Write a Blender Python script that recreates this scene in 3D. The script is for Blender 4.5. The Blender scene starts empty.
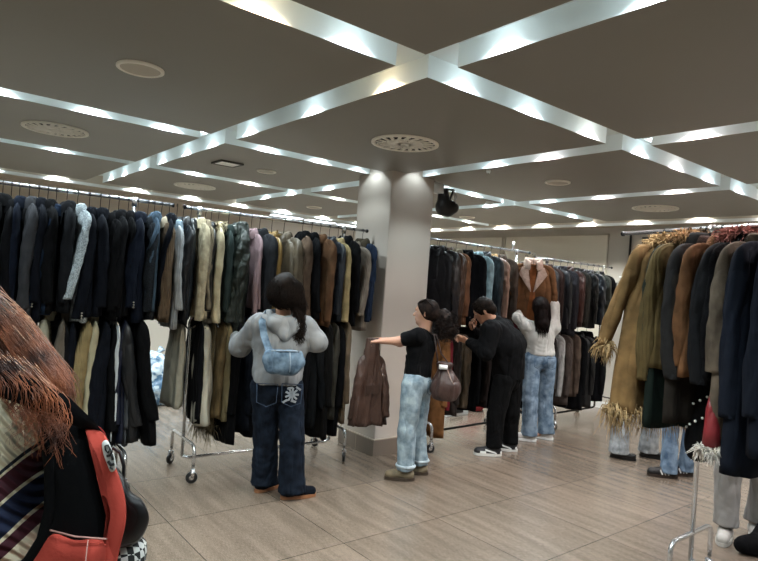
import bpy, math, random
import numpy as np
from mathutils import Vector, Matrix
PI = math.pi
rnd = random.Random(7)
COL = bpy.context.scene.collection

# ------------------------------------------------------------------ camera frame (used to measure the place)
CAM = np.array([0.0, 0.0, 1.65]); YAW = math.radians(38.85); PIT = math.radians(0.25); ROL = math.radians(4.0); FPX = 599.0
_cy, _sy = math.cos(YAW), math.sin(YAW)
FWD = np.array([_sy*math.cos(PIT), _cy*math.cos(PIT), math.sin(PIT)])
_r0 = np.array([_cy, -_sy, 0.0]); _u0 = np.cross(_r0, FWD)
RGT = math.cos(ROL)*_r0 + math.sin(ROL)*_u0
UPV = -math.sin(ROL)*_r0 + math.cos(ROL)*_u0
def ray(x, y): return FWD + RGT*(x-379)/FPX - UPV*(y-280.5)/FPX
def W(x, y, d): return CAM + d*ray(x, y)
def onz(x, y, z):
    r = ray(x, y); return CAM + r*((z-CAM[2])/r[2])
def V(p): return Vector((float(p[0]), float(p[1]), float(p[2])))

# ------------------------------------------------------------------ objects
def tag(o, label=None, cat=None, group=None, kind=None):
    if label: o['label'] = label
    if cat: o['category'] = cat
    if group: o['group'] = group
    if kind: o['kind'] = kind
    return o
def thing(name, label, cat, loc=(0, 0, 0), rz=0.0, group=None):
    o = bpy.data.objects.new(name, None); COL.objects.link(o)
    o.location = V(loc); o.rotation_euler = (0, 0, rz); o.empty_display_size = .05
    return tag(o, label, cat, group)
def meshobj(name, verts, faces, mat, parent=None, smooth=True, mats=None, mi=None):
    me = bpy.data.meshes.new(name)
    me.from_pydata([tuple(map(float, v)) for v in verts], [], [tuple(map(int, f)) for f in faces])
    for m in (mats or [mat]): me.materials.append(m)
    if mi is not None: me.polygons.foreach_set('material_index', mi)
    if smooth: me.polygons.foreach_set('use_smooth', [True]*len(me.polygons))
    me.update()
    o = bpy.data.objects.new(name, me); COL.objects.link(o)
    if parent is not None:
        o.parent = parent
        if parent.parent is None and parent.type == 'EMPTY' and parent.get('worldspace'):
            pass
    return o
class MB:
    """collects shapes into one mesh"""
    def __init__(s): s.v = []; s.f = []; s.m = []; s.cur = 0
    def add(s, vs, fs):
        b = len(s.v); s.v += [tuple(map(float, v)) for v in vs]; s.f += [tuple(b+int(i) for i in f) for f in fs]; s.m += [s.cur]*len(fs); return s
    def box(s, a, b):
        x0, y0, z0 = a; x1, y1, z1 = b
        vs = [(x0,y0,z0),(x1,y0,z0),(x1,y1,z0),(x0,y1,z0),(x0,y0,z1),(x1,y0,z1),(x1,y1,z1),(x0,y1,z1)]
        return s.add(vs, [(0,3,2,1),(4,5,6,7),(0,1,5,4),(1,2,6,5),(2,3,7,6),(3,0,4,7)])
    def obox(s, c, ax, ay, az, hx, hy, hz):
        c, ax, ay, az = map(np.array, (c, ax, ay, az)); vs = []
        for k in (-1, 1):
            for (i, j) in ((-1,-1),(1,-1),(1,1),(-1,1)): vs.append(c+ax*hx*i+ay*hy*j+az*hz*k)
        return s.add(vs, [(0,3,2,1),(4,5,6,7),(0,1,5,4),(1,2,6,5),(2,3,7,6),(3,0,4,7)])
    def tube(s, pts, r, n=8, cap=True, squash=None):
        pts = [np.array(p, float) for p in pts]; m = len(pts)
        rs = r if hasattr(r, '__len__') else [r]*m
        vs = []; prev = None
        for i, p in enumerate(pts):
            t = pts[min(i+1, m-1)]-pts[max(i-1, 0)]; t = t/(np.linalg.norm(t)+1e-9)
            if prev is None:
                a = np.array([0, 0, 1.0]) if abs(t[2]) < .9 else np.array([1.0, 0, 0])
                u = np.cross(t, a)
            else: u = prev-t*np.dot(prev, t)
            u /= np.linalg.norm(u)+1e-9; prev = u; w = np.cross(t, u)
            for k in range(n):
                an = 2*PI*k/n; vs.append(p+rs[i]*(math.cos(an)*u+math.sin(an)*w))
        fs = [(i*n+k, i*n+(k+1) % n, (i+1)*n+(k+1) % n, (i+1)*n+k) for i in range(m-1) for k in range(n)]
        if cap: fs += [tuple(range(n))[::-1], tuple((m-1)*n+k for k in range(n))]
        return s.add(vs, fs)
    def lathe(s, prof, c, axis=(0, 0, 1), n=24):
        c = np.array(c, float); ax = np.array(axis, float); ax /= np.linalg.norm(ax)
        a = np.array([0, 0, 1.0]) if abs(ax[2]) < .9 else np.array([1.0, 0, 0])
        u = np.cross(ax, a); u /= np.linalg.norm(u); w = np.cross(ax, u); vs = []
        for (r, h) in prof:
            for k in range(n):
                an = 2*PI*k/n; vs.append(c+ax*h+r*(math.cos(an)*u+math.sin(an)*w))
        m = len(prof)
        return s.add(vs, [(i*n+k, i*n+(k+1) % n, (i+1)*n+(k+1) % n, (i+1)*n+k) for i in range(m-1) for k in range(n)])
    def grid(s, P):
        P = np.array(P, float); a, b = P.shape[:2]
        return s.add(P.reshape(-1, 3), [(i*b+j, i*b+j+1, (i+1)*b+j+1, (i+1)*b+j) for i in range(a-1) for j in range(b-1)])
    def sphere(s, c, r, n=10, sc=(1, 1, 1)):
        vs = []; c = np.array(c, float)
        for i in range(n+1):
            th = PI*i/n
            for k in range(n*2):
                an = PI*k/n; vs.append(c+r*np.array([sc[0]*math.sin(th)*math.cos(an), sc[1]*math.sin(th)*math.sin(an), sc[2]*math.cos(th)]))
        m = n*2
        return s.add(vs, [(i*m+k, (i+1)*m+k, (i+1)*m+(k+1) % m, i*m+(k+1) % m) for i in range(n) for k in range(m)])
    def build(s, name, mat, parent=None, smooth=True, mats=None):
        return meshobj(name, s.v, s.f, mat, parent, smooth, mats, s.m if mats else None)
def sharp(o, ang=35):
    me = o.data
    try: me.set_sharp_from_angle(angle=math.radians(ang))
    except Exception: pass
    return o

# ------------------------------------------------------------------ materials
def lin(h):
    h = h.lstrip('#'); c = [int(h[i:i+2], 16)/255 for i in (0, 2, 4)]
    return tuple((x/12.92 if x <= .04045 else ((x+.055)/1.055)**2.4) for x in c)+(1.0,)
MATS = {}
def nodes(name):
    m = bpy.data.materials.new(name); m.use_nodes = True; nt = m.node_tree
    return m, nt, nt.nodes['Principled BSDF']
def plain(name, col, rough=.5, metal=0.0, spec=.5, emit=None, es=0.0):
    key = (name, col, rough, metal)
    if key in MATS: return MATS[key]
    m, nt, b = nodes(name)
    b.inputs['Base Color'].default_value = lin(col); b.inputs['Roughness'].default_value = rough
    b.inputs['Metallic'].default_value = metal; b.inputs['Specular IOR Level'].default_value = spec
    if emit: b.inputs['Emission Color'].default_value = lin(emit); b.inputs['Emission Strength'].default_value = es
    MATS[key] = m; return m
def fabric(kind, col, col2=None):
    """procedural cloth: kind sets weave, bump and gloss"""
    key = (kind, col, col2)
    if key in MATS: return MATS[key]
    m, nt, b = nodes(kind+'_'+col.strip('#')); N = nt.nodes; Lk = nt.links
    tc = N.new('ShaderNodeTexCoord'); P = dict(
        wool=(.9, 160, .25, 18, .12), leather=(.38, 35, .35, 12, .18), suede=(.95, 60, .25, 9, .3), denim=(.85, 220, .3, 14, .28),
        cord=(.95, 90, .5, 10, .2), knit=(.95, 90, .7, 12, .18), puffer=(.5, 22, .3, 10, .15), fur=(1, 140, .9, 30, .45),
        tweed=(.95, 260, .4, 120, .5), cotton=(.9, 180, .2, 10, .1), satin=(.45, 20, .2, 10, .1), fleece=(1, 70, .8, 24, .2), wax=(.55, 30, .3, 9, .25))
    rough, bs, bstr, ns, var = P[kind]
    no = N.new('ShaderNodeTexNoise'); no.inputs['Scale'].default_value = ns; no.inputs['Detail'].default_value = 5
    Lk.new(tc.outputs['Object'], no.inputs['Vector'])
    mix = N.new('ShaderNodeMix'); mix.data_type = 'RGBA'
    g = lambda q: (lambda m_: tuple((x*.85+m_*.15)*.70 for x in q[:3]))(sum(q[:3])/3)
    c = g(lin(col)); lo = tuple(x*(1-var*1.3) for x in c)+(1,); hi = g(lin(col2))+(1,) if col2 else tuple(min(1, x*(1+var)+.001) for x in c)+(1,)
    mix.inputs[6].default_value = lo; mix.inputs[7].default_value = hi
    ramp = N.new('ShaderNodeMapRange'); ramp.inputs[1].default_value = .3; ramp.inputs[2].default_value = .7
    Lk.new(no.outputs['Fac'], ramp.inputs[0]); Lk.new(ramp.outputs[0], mix.inputs[0]); Lk.new(mix.outputs[2], b.inputs['Base Color'])
    b.inputs['Roughness'].default_value = rough
    b.inputs['Specular IOR Level'].default_value = .5 *.7 if kind in ('leather', 'satin', 'puffer', 'wax') else .1
    bp = N.new('ShaderNodeBump'); bp.inputs['Strength'].default_value = bstr; bp.inputs['Distance'].default_value = .004
    if kind in ('cord', 'knit'):
        wv = N.new('ShaderNodeTexWave'); wv.wave_type = 'BANDS'; wv.bands_direction = 'Y' if kind == 'cord' else 'Y'
        wv.inputs['Scale'].default_value = 28 if kind == 'cord' else 20; wv.inputs['Distortion'].default_value = .6
        Lk.new(tc.outputs['Object'], wv.inputs['Vector']); Lk.new(wv.outputs['Fac'], bp.inputs['Height']); bp.inputs['Strength'].default_value = .6
    elif kind == 'puffer':
        wv = N.new('ShaderNodeTexWave'); wv.wave_type = 'BANDS'; wv.bands_direction = 'Z'; wv.inputs['Scale'].default_value = 4.2; wv.inputs['Distortion'].default_value = 2.5; wv.inputs['Detail Scale'].default_value = 3
        Lk.new(tc.outputs['Object'], wv.inputs['Vector']); Lk.new(wv.outputs['Fac'], bp.inputs['Height']); bp.inputs['Strength'].default_value = .45; bp.inputs['Distance'].default_value = .012; wv.inputs['Distortion'].default_value = 5
    else:
        n2 = N.new('ShaderNodeTexNoise'); n2.inputs['Scale'].default_value = bs; n2.inputs['Detail'].default_value = 3
        Lk.new(tc.outputs['Object'], n2.inputs['Vector']); Lk.new(n2.outputs['Fac'], bp.inputs['Height'])
        if kind in ('leather', 'wax', 'satin'): bp.inputs['Distance'].default_value = .012
    # large soft creases that run down the cloth
    mp = N.new('ShaderNodeMapping'); mp.inputs['Scale'].default_value = (11, 11, 3.2); Lk.new(tc.outputs['Object'], mp.inputs['Vector'])
    n3 = N.new('ShaderNodeTexNoise'); n3.inputs['Scale'].default_value = 1; n3.inputs['Detail'].default_value = .6; n3.inputs['Distortion'].default_value = .5; Lk.new(mp.outputs[0], n3.inputs['Vector'])
    ab = N.new('ShaderNodeMath'); ab.operation = 'SUBTRACT'; ab.inputs[1].default_value = .5; Lk.new(n3.outputs['Fac'], ab.inputs[0])
    a2 = N.new('ShaderNodeMath'); a2.operation = 'ABSOLUTE'; Lk.new(ab.outputs[0], a2.inputs[0])
    b2 = N.new('ShaderNodeBump'); b2.inputs['Strength'].default_value = .9; b2.inputs['Distance'].default_value = dict(leather=.07, puffer=.09, wax=.07, satin=.05, suede=.045, denim=.05, cotton=.05).get(kind, .035)
    Lk.new(a2.outputs[0], b2.inputs['Height']); Lk.new(bp.outputs['Normal'], b2.inputs['Normal']); Lk.new(b2.outputs['Normal'], b.inputs['Normal'])
    MATS[key] = m; return m
def hairmat(col, col2):
    key = ('hair', col)
    if key in MATS: return MATS[key]
    m, nt, b = nodes('hair_'+col.strip('#')); tc = nt.nodes.new('ShaderNodeTexCoord'); nz = nt.nodes.new('ShaderNodeTexNoise'); nz.inputs['Scale'].default_value = 30
    nt.links.new(tc.outputs['Object'], nz.inputs['Vector']); rp = nt.nodes.new('ShaderNodeValToRGB'); rp.color_ramp.elements[0].position = .35; rp.color_ramp.elements[0].color = lin(col); rp.color_ramp.elements[1].position = .75; rp.color_ramp.elements[1].color = tuple(x*.6 for x in lin(col2)[:3])+(1,)
    nt.links.new(nz.outputs['Fac'], rp.inputs[0]); nt.links.new(rp.outputs[0], b.inputs['Base Color']); b.inputs['Roughness'].default_value = .6; b.inputs['Specular IOR Level'].default_value = .1
    MATS[key] = m; return m

def ceiling_mat(name, col, rough=.85):
    m, nt, b = nodes(name); N = nt.nodes; Lk = nt.links
    tc = N.new('ShaderNodeTexCoord'); no = N.new('ShaderNodeTexNoise'); no.inputs['Scale'].default_value = 1.3; no.inputs['Detail'].default_value = 4
    Lk.new(tc.outputs['Object'], no.inputs['Vector'])
    mix = N.new('ShaderNodeMix'); mix.data_type = 'RGBA'; c = lin(col)
    mix.inputs[6].default_value = tuple(x*.94 for x in c[:3])+(1,); mix.inputs[7].default_value = tuple(x*1.06 for x in c[:3])+(1,)
    Lk.new(no.outputs['Fac'], mix.inputs[0]); Lk.new(mix.outputs[2], b.inputs['Base Color']); b.inputs['Roughness'].default_value = rough
    b.inputs['Specular IOR Level'].default_value = .2 if rough > .7 else .6
    n2 = N.new('ShaderNodeTexNoise'); n2.inputs['Scale'].default_value = 90; bp = N.new('ShaderNodeBump'); bp.inputs['Strength'].default_value = .08
    Lk.new(tc.outputs['Object'], n2.inputs['Vector']); Lk.new(n2.outputs['Fac'], bp.inputs['Height']); Lk.new(bp.outputs['Normal'], b.inputs['Normal'])
    return m
def floor_mat():
    m, nt, b = nodes('glazed_floor_tile'); N = nt.nodes; Lk = nt.links
    tc = N.new('ShaderNodeTexCoord')
    # fine streaks that run along Y
    mp = N.new('ShaderNodeMapping'); mp.inputs['Scale'].default_value = (300, 36, 1); Lk.new(tc.outputs['Object'], mp.inputs['Vector'])
    no = N.new('ShaderNodeTexNoise'); no.inputs['Scale'].default_value = 1; no.inputs['Detail'].default_value = 4; Lk.new(mp.outputs[0], no.inputs['Vector'])
    mp2 = N.new('ShaderNodeMapping'); mp2.inputs['Scale'].default_value = (14, 1.6, 1); Lk.new(tc.outputs['Object'], mp2.inputs['Vector'])
    n2 = N.new('ShaderNodeTexNoise'); n2.inputs['Scale'].default_value = 1; n2.inputs['Detail'].default_value = 5; Lk.new(mp2.outputs[0], n2.inputs['Vector'])
    add = N.new('ShaderNodeMath'); add.operation = 'MULTIPLY_ADD'; add.inputs[1].default_value = .55
    Lk.new(no.outputs['Fac'], add.inputs[0])
    sc = N.new('ShaderNodeMath'); sc.operation = 'MULTIPLY'; sc.inputs[1].default_value = .45; Lk.new(n2.outputs['Fac'], sc.inputs[0]); Lk.new(sc.outputs[0], add.inputs[2])
    rp = N.new('ShaderNodeValToRGB'); rp.color_ramp.elements[0].position = .40; rp.color_ramp.elements[0].color = lin('#5f554a')
    rp.color_ramp.elements[1].position = .60; rp.color_ramp.elements[1].color = lin('#7c6e61'); Lk.new(add.outputs[0], rp.inputs[0])
    # tile grid
    bt = N.new('ShaderNodeTexBrick'); bt.offset = 0.0; bt.squash = 1.0
    mp3 = N.new('ShaderNodeMapping'); mp3.inputs['Location'].default_value = (-2.29/.82, -4.67/.83+.0, 0); mp3.inputs['Scale'].default_value = (1/.82, 1/.83, 1)
    Lk.new(tc.outputs['Object'], mp3.inputs['Vector']); Lk.new(mp3.outputs[0], bt.inputs['Vector'])
    bt.inputs['Scale'].default_value = 1; bt.inputs['Brick Width'].default_value = 1; bt.inputs['Row Height'].default_value = 1
    bt.inputs['Mortar Size'].default_value = .0035; bt.inputs['Mortar Smooth'].default_value = .1; bt.inputs['Bias'].default_value = 0
    bt.inputs['Color1'].default_value = (.88, .88, .88, 1); bt.inputs['Color2'].default_value = (1.1, 1.1, 1.1, 1); bt.inputs['Mortar'].default_value = (.3, .3, .3, 1)
    mul = N.new('ShaderNodeMix'); mul.data_type = 'RGBA'; mul.blend_type = 'MULTIPLY'; mul.inputs[0].default_value = 1
    Lk.new(rp.outputs[0], mul.inputs[6]); Lk.new(bt.outputs['Color'], mul.inputs[7]); Lk.new(mul.outputs[2], b.inputs['Base Color'])
    mr = N.new('ShaderNodeMapRange'); mr.inputs[3].default_value = .14; mr.inputs[4].default_value = .27; Lk.new(no.outputs['Fac'], mr.inputs[0]); Lk.new(mr.outputs[0], b.inputs['Roughness'])
    b.inputs['Specular IOR Level'].default_value = .62
    bp = N.new('ShaderNodeBump'); bp.inputs['Strength'].default_value = .12; bp.inputs['Distance'].default_value = .002
    Lk.new(no.outputs['Fac'], bp.inputs['Height']); Lk.new(bp.outputs['Normal'], b.inputs['Normal'])
    return m
CHROME = plain('chrome', '#d8dadc', .24, .92)
DKMETAL = plain('dark_steel', '#2a2b2d', .3, .9)
BLACKP = plain('black_plastic', '#101113', .4)
RUBBER = plain('grey_rubber', '#3a3a3c', .6)
WHITE = plain('white_paint', '#dfe2e0', .6)

# ------------------------------------------------------------------ implicit surfaces (bodies and soft clothes)
class Field:
    def __init__(s, lo, hi, h):
        s.lo = np.array(lo, float)-3*h; s.h = h
        s.n = np.ceil((np.array(hi, float)+3*h-s.lo)/h).astype(int)+1
        s.d = np.full(s.n, 1.0, np.float32)
    def block(s, a, b, m):
        i0 = np.maximum(((np.minimum(a, b)-m-s.lo)/s.h).astype(int), 0)
        i1 = np.minimum(((np.maximum(a, b)+m-s.lo)/s.h).astype(int)+2, s.n)
        if (i1 <= i0).any(): return None
        ax = [s.lo[k]+s.h*np.arange(i0[k], i1[k]) for k in range(3)]
        X, Y, Z = np.meshgrid(*ax, indexing='ij')
        return (slice(i0[0], i1[0]), slice(i0[1], i1[1]), slice(i0[2], i1[2])), np.stack([X, Y, Z], -1)
    def cone(s, a, b, ra, rb, k=.02, sq=None, wr=None, sub=False):
        """tapered capsule; sq=(axis, factor) widens it along an axis; wr=(amp, count, phase) ripples it"""
        a = np.array(a, float); b = np.array(b, float); f = sq[1] if sq else 1.0
        blk = s.block(a, b, max(ra, rb)*max(1, f)+3*k+.02)
        if blk is None: return s
        sl, P = blk; ab = b-a; L2 = float(ab@ab)
        t = np.clip(((P-a)@ab)/(L2+1e-9), 0, 1) if L2 > 1e-8 else np.zeros(P.shape[:3])
        q = P-(a+t[..., None]*ab)
        if sq:
            ax = np.array(sq[0], float); ax /= np.linalg.norm(ax); c = q@ax
            q = q-c[..., None]*ax*(1-1/f)
        d = np.sqrt((q**2).sum(-1))-(ra+(rb-ra)*t)
        if f < 1: d *= .9
        if wr:
            amp, cnt, ph = wr
            wob = np.sin(P[..., 0]*23+ph)+np.sin(P[..., 1]*19+2*ph)+np.sin(P[..., 2]*15+3*ph)
            d = d+amp*.8*(1-2*np.abs(np.sin(t*cnt*PI+1.9*wob+ph)))*.5*(.4+.6*np.abs(np.sin(.7*wob+ph)))
        c0 = s.d[sl]
        if sub: s.d[sl] = np.maximum(c0, -d); return s
        if k > 0:
            hh = np.clip(.5+.5*(c0-d)/k, 0, 1); s.d[sl] = c0*(1-hh)+d*hh-k*hh*(1-hh)
        else: s.d[sl] = np.minimum(c0, d)
        return s
    def ball(s, c, r, k=.02, sq=None): return s.cone(c, c, r, r, k, sq)
    def cut(s, p, n, lo=None, hi=None):
        p = np.array(p, float); n = np.array(n, float); n /= np.linalg.norm(n)
        blk = s.block(s.lo if lo is None else np.array(lo, float), s.lo+s.h*s.n if hi is None else np.array(hi, float), 0)
        if blk is None: return s
        sl, P = blk; s.d[sl] = np.maximum(s.d[sl], ((P-p)@n)); return s
    def ripple(s, amp, freq, seed=0):
        r = np.random.RandomState(seed)
        m = s.d < .05; idx = np.argwhere(m); P = s.lo+s.h*idx; v = np.zeros(len(P))
        for k in range(7):
            w = r.normal(size=3); w /= np.linalg.norm(w); w[2] *= .6
            v += (1-2*np.abs(np.sin(.5*(P@w)*freq*(1+.5*r.rand())*(1+.35*k)+r.rand()*6.28+1.1*np.sin(P@r.normal(size=3)*freq*.45))))/(1+.4*k)
        s.d[m] += (amp*v/2).astype(np.float32); return s
    def mesh(s):
        d = s.d; h = s.h; neg = d < 0; n = d.shape
        c = np.zeros(np.array(n)-1, bool); anyp = np.zeros_like(c); allp = np.ones_like(c)
        for i in (0, 1):
            for j in (0, 1):
                for k in (0, 1):
                    q = neg[i:n[0]-1+i, j:n[1]-1+j, k:n[2]-1+k]; anyp |= q; allp &= q
        act = anyp & ~allp; cells = np.argwhere(act)
        if len(cells) == 0: return [], []
        idx = -np.ones(act.shape, int); idx[act] = np.arange(len(cells))
        acc = np.zeros((len(cells), 3)); cnt = np.zeros(len(cells))
        cor = [(i, j, k) for i in (0, 1) for j in (0, 1) for k in (0, 1)]
        for a in cor:
            for ax in range(3):
                if a[ax]: continue
                b = list(a); b[ax] = 1
                da = d[tuple((cells+np.array(a)).T)]; db = d[tuple((cells+np.array(b)).T)]
                m = (da < 0) != (db < 0)
                t = np.where(m, da/np.where(m, da-db, 1), 0); p = np.array(a, float)+np.zeros((len(cells), 3)); p[:, ax] += t
                acc[m] += p[m]; cnt[m] += 1
        vs = s.lo+h*(cells+acc/cnt[:, None]); fs = []
        for ax in range(3):
            sl0 = [slice(None)]*3; sl1 = [slice(None)]*3; sl0[ax] = slice(0, -1); sl1[ax] = slice(1, None)
            ch = neg[tuple(sl0)] != neg[tuple(sl1)]; e = np.argwhere(ch)
            o1, o2 = (ax+1) % 3, (ax+2) % 3
            e = e[(e[:, o1] > 0) & (e[:, o2] > 0) & (e[:, o1] < act.shape[o1]) & (e[:, o2] < act.shape[o2])]
            d1 = np.eye(3, dtype=int)[o1]; d2 = np.eye(3, dtype=int)[o2]
            q = [idx[tuple((e-x).T)] for x in (d1+d2, d2, d1*0, d1)]
            fl = neg[tuple(e.T)]
            Q = np.stack(q, 1); Q[~fl] = Q[~fl][:, ::-1]; fs.append(Q[(Q >= 0).all(1)])
        return vs, np.concatenate(fs)
def fieldobj(name, F, mat, parent=None, relax=1):
    vs, fs = F.mesh()
    if len(vs) == 0: return None
    vs = np.array(vs)
    for _ in range(relax):                       # one round of neighbour averaging
        acc = np.zeros_like(vs); c = np.zeros(len(vs))
        for k in range(4):
            for j in (1, 3): np.add.at(acc, fs[:, k], vs[fs[:, (k+j) % 4]]); np.add.at(c, fs[:, k], 1)
        vs = .5*vs+.5*acc/np.maximum(c, 1)[:, None]
    return meshobj(name, vs, fs.tolist(), mat, parent)
def unit(v): v = np.array(v, float); return v/np.linalg.norm(v)
def inv(root, p):
    """world point into the thing's own frame"""
    c, s_ = math.cos(-root.rotation_euler.z), math.sin(-root.rotation_euler.z); q = np.array(p, float)-np.array(root.location)
    return np.array([c*q[0]-s_*q[1], s_*q[0]+c*q[1], q[2]])

# ================================================================== THE ROOM
ZC = 2.737; ZT = 2.857; GAP = .217
XS = [(-4.0, -1.99), (-1.787, -.064), (.153, 1.876), (2.093, 3.816), (4.033, 5.729), (5.946, 7.70)]
YS = [(-4.0, -2.86), (-2.64, -.38), (-.163, 2.098), (2.315, 4.576), (4.793, 6.513), (6.73, 8.66)]
XW, YW = 8.4, 9.6
floor = MB().box((-4, -4, -.1), (XW, YW, 0)).build('floor', floor_mat(), smooth=False); tag(floor, kind='structure')
TAUPE = ceiling_mat('taupe_ceiling_paint', '#7f7a70', .5); COVE = ceiling_mat('white_cove_paint', '#e3ecec', .6)
c = MB(); c.box((-4, -4, ZT), (XW, YW, ZT+.1))
for x0, x1 in XS:
    for y0, y1 in YS:
        c.cur = 0
        vs = [(x0,y0,ZC),(x1,y0,ZC),(x1,y1,ZC),(x0,y1,ZC),(x0,y0,ZT+.01),(x1,y0,ZT+.01),(x1,y1,ZT+.01),(x0,y1,ZT+.01)]
        c.add(vs, [(0,1,5,4),(1,2,6,5),(2,3,7,6),(3,0,4,7)]); c.cur = 1; c.add(vs[:4], [(0,3,2,1)])
c.cur = 0                                        # dropped soffits along the two far walls
for a, b in (((7.9, -4, ZC), (XW, YW, ZT+.01)), ((-4, 8.88, ZC), (7.7, YW, ZT+.01))):
    c.cur = 2; c.box(a, b)
BEIGE = ceiling_mat('soffit_beige_paint', '#b4a999')
ceil = c.build('ceiling', COVE, smooth=False, mats=[COVE, TAUPE, BEIGE]); tag(ceil, kind='structure')
WALLM = ceiling_mat('warm_white_wall_paint', '#c9bfb1'); WALLR = ceiling_mat('pale_grey_wall_paint', '#bdb9b0')
for nm, a, b, m in (('wall_back', (-4, YW, 0), (XW, YW+.1, ZT+.1), WALLM), ('wall_right', (XW, -4, 0), (XW+.1, YW, ZT+.1), WALLR),
                    ('wall_left', (-4.1, -4, 0), (-4, YW, ZT+.1), WALLM), ('wall_front', (-4, -4.1, 0), (XW, -4, ZT+.1), WALLM)):
    tag(MB().box(a, b).build(nm, m, smooth=False), kind='structure')
# white trim lips of the far coves
tr = MB(); tr.box((-4, 8.88, ZC-.035), (7.68, 8.95, ZC)); tr.box((7.9, -4, ZC-.035), (7.97, 8.88, ZC))
tag(tr.build('trim_1', WHITE, smooth=False), kind='structure')
BASEM = plain('taupe_tile', '#766b60', .35)
tag(MB().box((-4, YW-.015, 0), (XW, YW, .1)).build('baseboard_back', WHITE, smooth=False), kind='structure')
tag(MB().box((XW-.015, -4, 0), (XW, YW, .1)).build('baseboard_right', WHITE, smooth=False), kind='structure')
# lit recess in the back soffit
tag(MB().box((4.95, 9.0, ZC-.05), (7.4, 9.25, ZC-.001)).build('trim_2', WHITE, smooth=False), kind='structure')
# pillar
PX0, PX1, PY0, PY1 = 3.645, 4.205, 4.43, 4.97
PILM = ceiling_mat('pillar_paint', '#b9b0a6')
def rrect(x0, x1, y0, y1, r, n=4):
    out = []
    for cx, cy, a0 in ((x1-r, y1-r, 0), (x0+r, y1-r, 90), (x0+r, y0+r, 180), (x1-r, y0+r, 270)):
        for k in range(n+1):
            a = math.radians(a0+90*k/n); out.append((cx+r*math.cos(a), cy+r*math.sin(a)))
    return out
ol = rrect(PX0, PX1, PY0, PY1, .012); n = len(ol); pm = MB()
pm.add([(x, y, 0) for x, y in ol]+[(x, y, ZT+.01) for x, y in ol], [(k, (k+1) % n, n+(k+1) % n, n+k) for k in range(n)])
tag(sharp(pm.build('wall_pillar', PILM)), kind='structure')
bb = MB()
for a, b in (((PX0-.02, PY0-.02, 0), (PX1+.02, PY0, .15)), ((PX0-.02, PY1, 0), (PX1+.02, PY1+.02, .15)), ((PX0-.02, PY0, 0), (PX0, PY1, .15)), ((PX1, PY0, 0), (PX1+.02, PY1, .15))):
    bb.box(a, b)
tag(bb.build('baseboard_pillar', BASEM, smooth=False), kind='structure')
bt = MB()
bt.box((PX0-.021, PY0-.023, .147), (PX1+.021, PY0, .156)); bt.box((PX0-.023, PY0, .147), (PX0, PY1+.02, .156))
bt.box((PX0-.0225, 4.69, 0), (PX0-.02, 4.694, .147)); bt.box((3.98, PY0-.0225, 0), (3.984, PY0-.02, .147))
tag(bt.build('trim_3', plain('pale_grout', '#a59a8c', .7), smooth=False), kind='structure')
# wall panels on the right wall (large pale board with a thin frame)
wp = MB()
wp.box((XW-.012, 4.95, .35), (XW, 6.9, 2.62)); wp.box((XW-.012, 7.0, .35), (XW, 9.2, 2.62))
tag(wp.build('trim_4', plain('cream_panel', '#d6d0c2', .6), smooth=False), kind='structure')
wf = MB()
for y in (4.93, 6.92, 6.98, 9.2): wf.box((XW-.02, y, .35), (XW, y+.02, 2.64))
wf.box((XW-.02, 4.93, 2.62), (XW, 9.22, 2.64))
tag(wf.build('trim_5', plain('panel_frame', '#b9b3a6', .5), smooth=False), kind='structure')
# black conduit with a bracket
t = thing('wall_conduit', 'thin black vertical pipe with a small bracket on the right wall', 'pipe', (XW-.03, 4.57, 0))
m = MB(); m.tube([(0, 0, .3), (0, 0, 2.66)], .016, 10); m.build('pipe', BLACKP, t)
m = MB(); m.obox((0, .03, 1.99), (1, 0, 0), (0, 1, 0), (0, 0, 1), .02, .1, .01); m.build('bracket', WHITE, t)
t = thing('wall_socket_box', 'small dark box with a pale rim on the right wall beside the black pipe', 'switch', (XW, 4.78, 1.86))
MB().box((-.03, -.05, -.05), (0, .05, .05)).build('box', plain('grey_plastic', '#8d8d8a', .5), t, smooth=False); MB().box((-.035, -.038, -.038), (-.03, .038, .038)).build('cover', BLACKP, t, smooth=False)
t = thing('framed_notice', 'small dark framed notice on the right wall, under the ceiling right of the black pipe', 'picture', (XW, 4.27, 2.42))
MB().box((-.025, -.13, -.16), (0, .13, .16)).build('frame', plain('notice_frame', '#3d3d3b', .5), t, smooth=False); MB().box((-.028, -.11, -.14), (-.025, .11, .14)).build('sheet', plain('notice_sheet', '#5b5a55', .6), t, smooth=False)

# ------------------------------------------------------------------ ceiling fittings
def near_word(i, names): return names[i]
VENTM = plain('vent_cream', '#f0ebdd', .5); VENTD = plain('vent_dark', '#1d1b19', .8)
def vent(x, y, r, label):
    t = thing('ceiling_vent', label, 'vent', (x, y, ZC), 0, 'round slotted ceiling vents')
    m = MB(); m.lathe([(r, 0), (r, -.012), (r*.93, -.016), (r*.88, -.012), (r*.88, 0)], (0, 0, 0), n=40); m.build('rim', VENTM, t)
    m = MB(); m.lathe([(.001, -.004), (r*.9, -.004)], (0, 0, 0), n=40); m.build('recess', VENTD, t)
    m = MB()
    for k in range(20):
        a = 2*PI*k/20; d = np.array([math.cos(a), math.sin(a), 0]); p = np.array([-d[1], d[0], 0])
        for (r0, r1, off) in ((.12, .5, .0), (.55, .86, .16)):
            c0 = d*r*(r0+r1)/2; dd = unit(d+p*(.35 if off else -.2)); m.obox((c0[0], c0[1], -.01), dd, np.cross((0, 0, 1), dd), (0, 0, 1), r*(r1-r0)/2, r*.05, .003)
    m.lathe([(r*.5, -.006), (r*.5, -.014), (r*.56, -.014), (r*.56, -.006)], (0, 0, 0), n=32)
    m.lathe([(.001, -.014), (r*.13, -.014), (r*.13, -.004)], (0, 0, 0), n=16)
    m.build('slats', VENTM, t)
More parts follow.
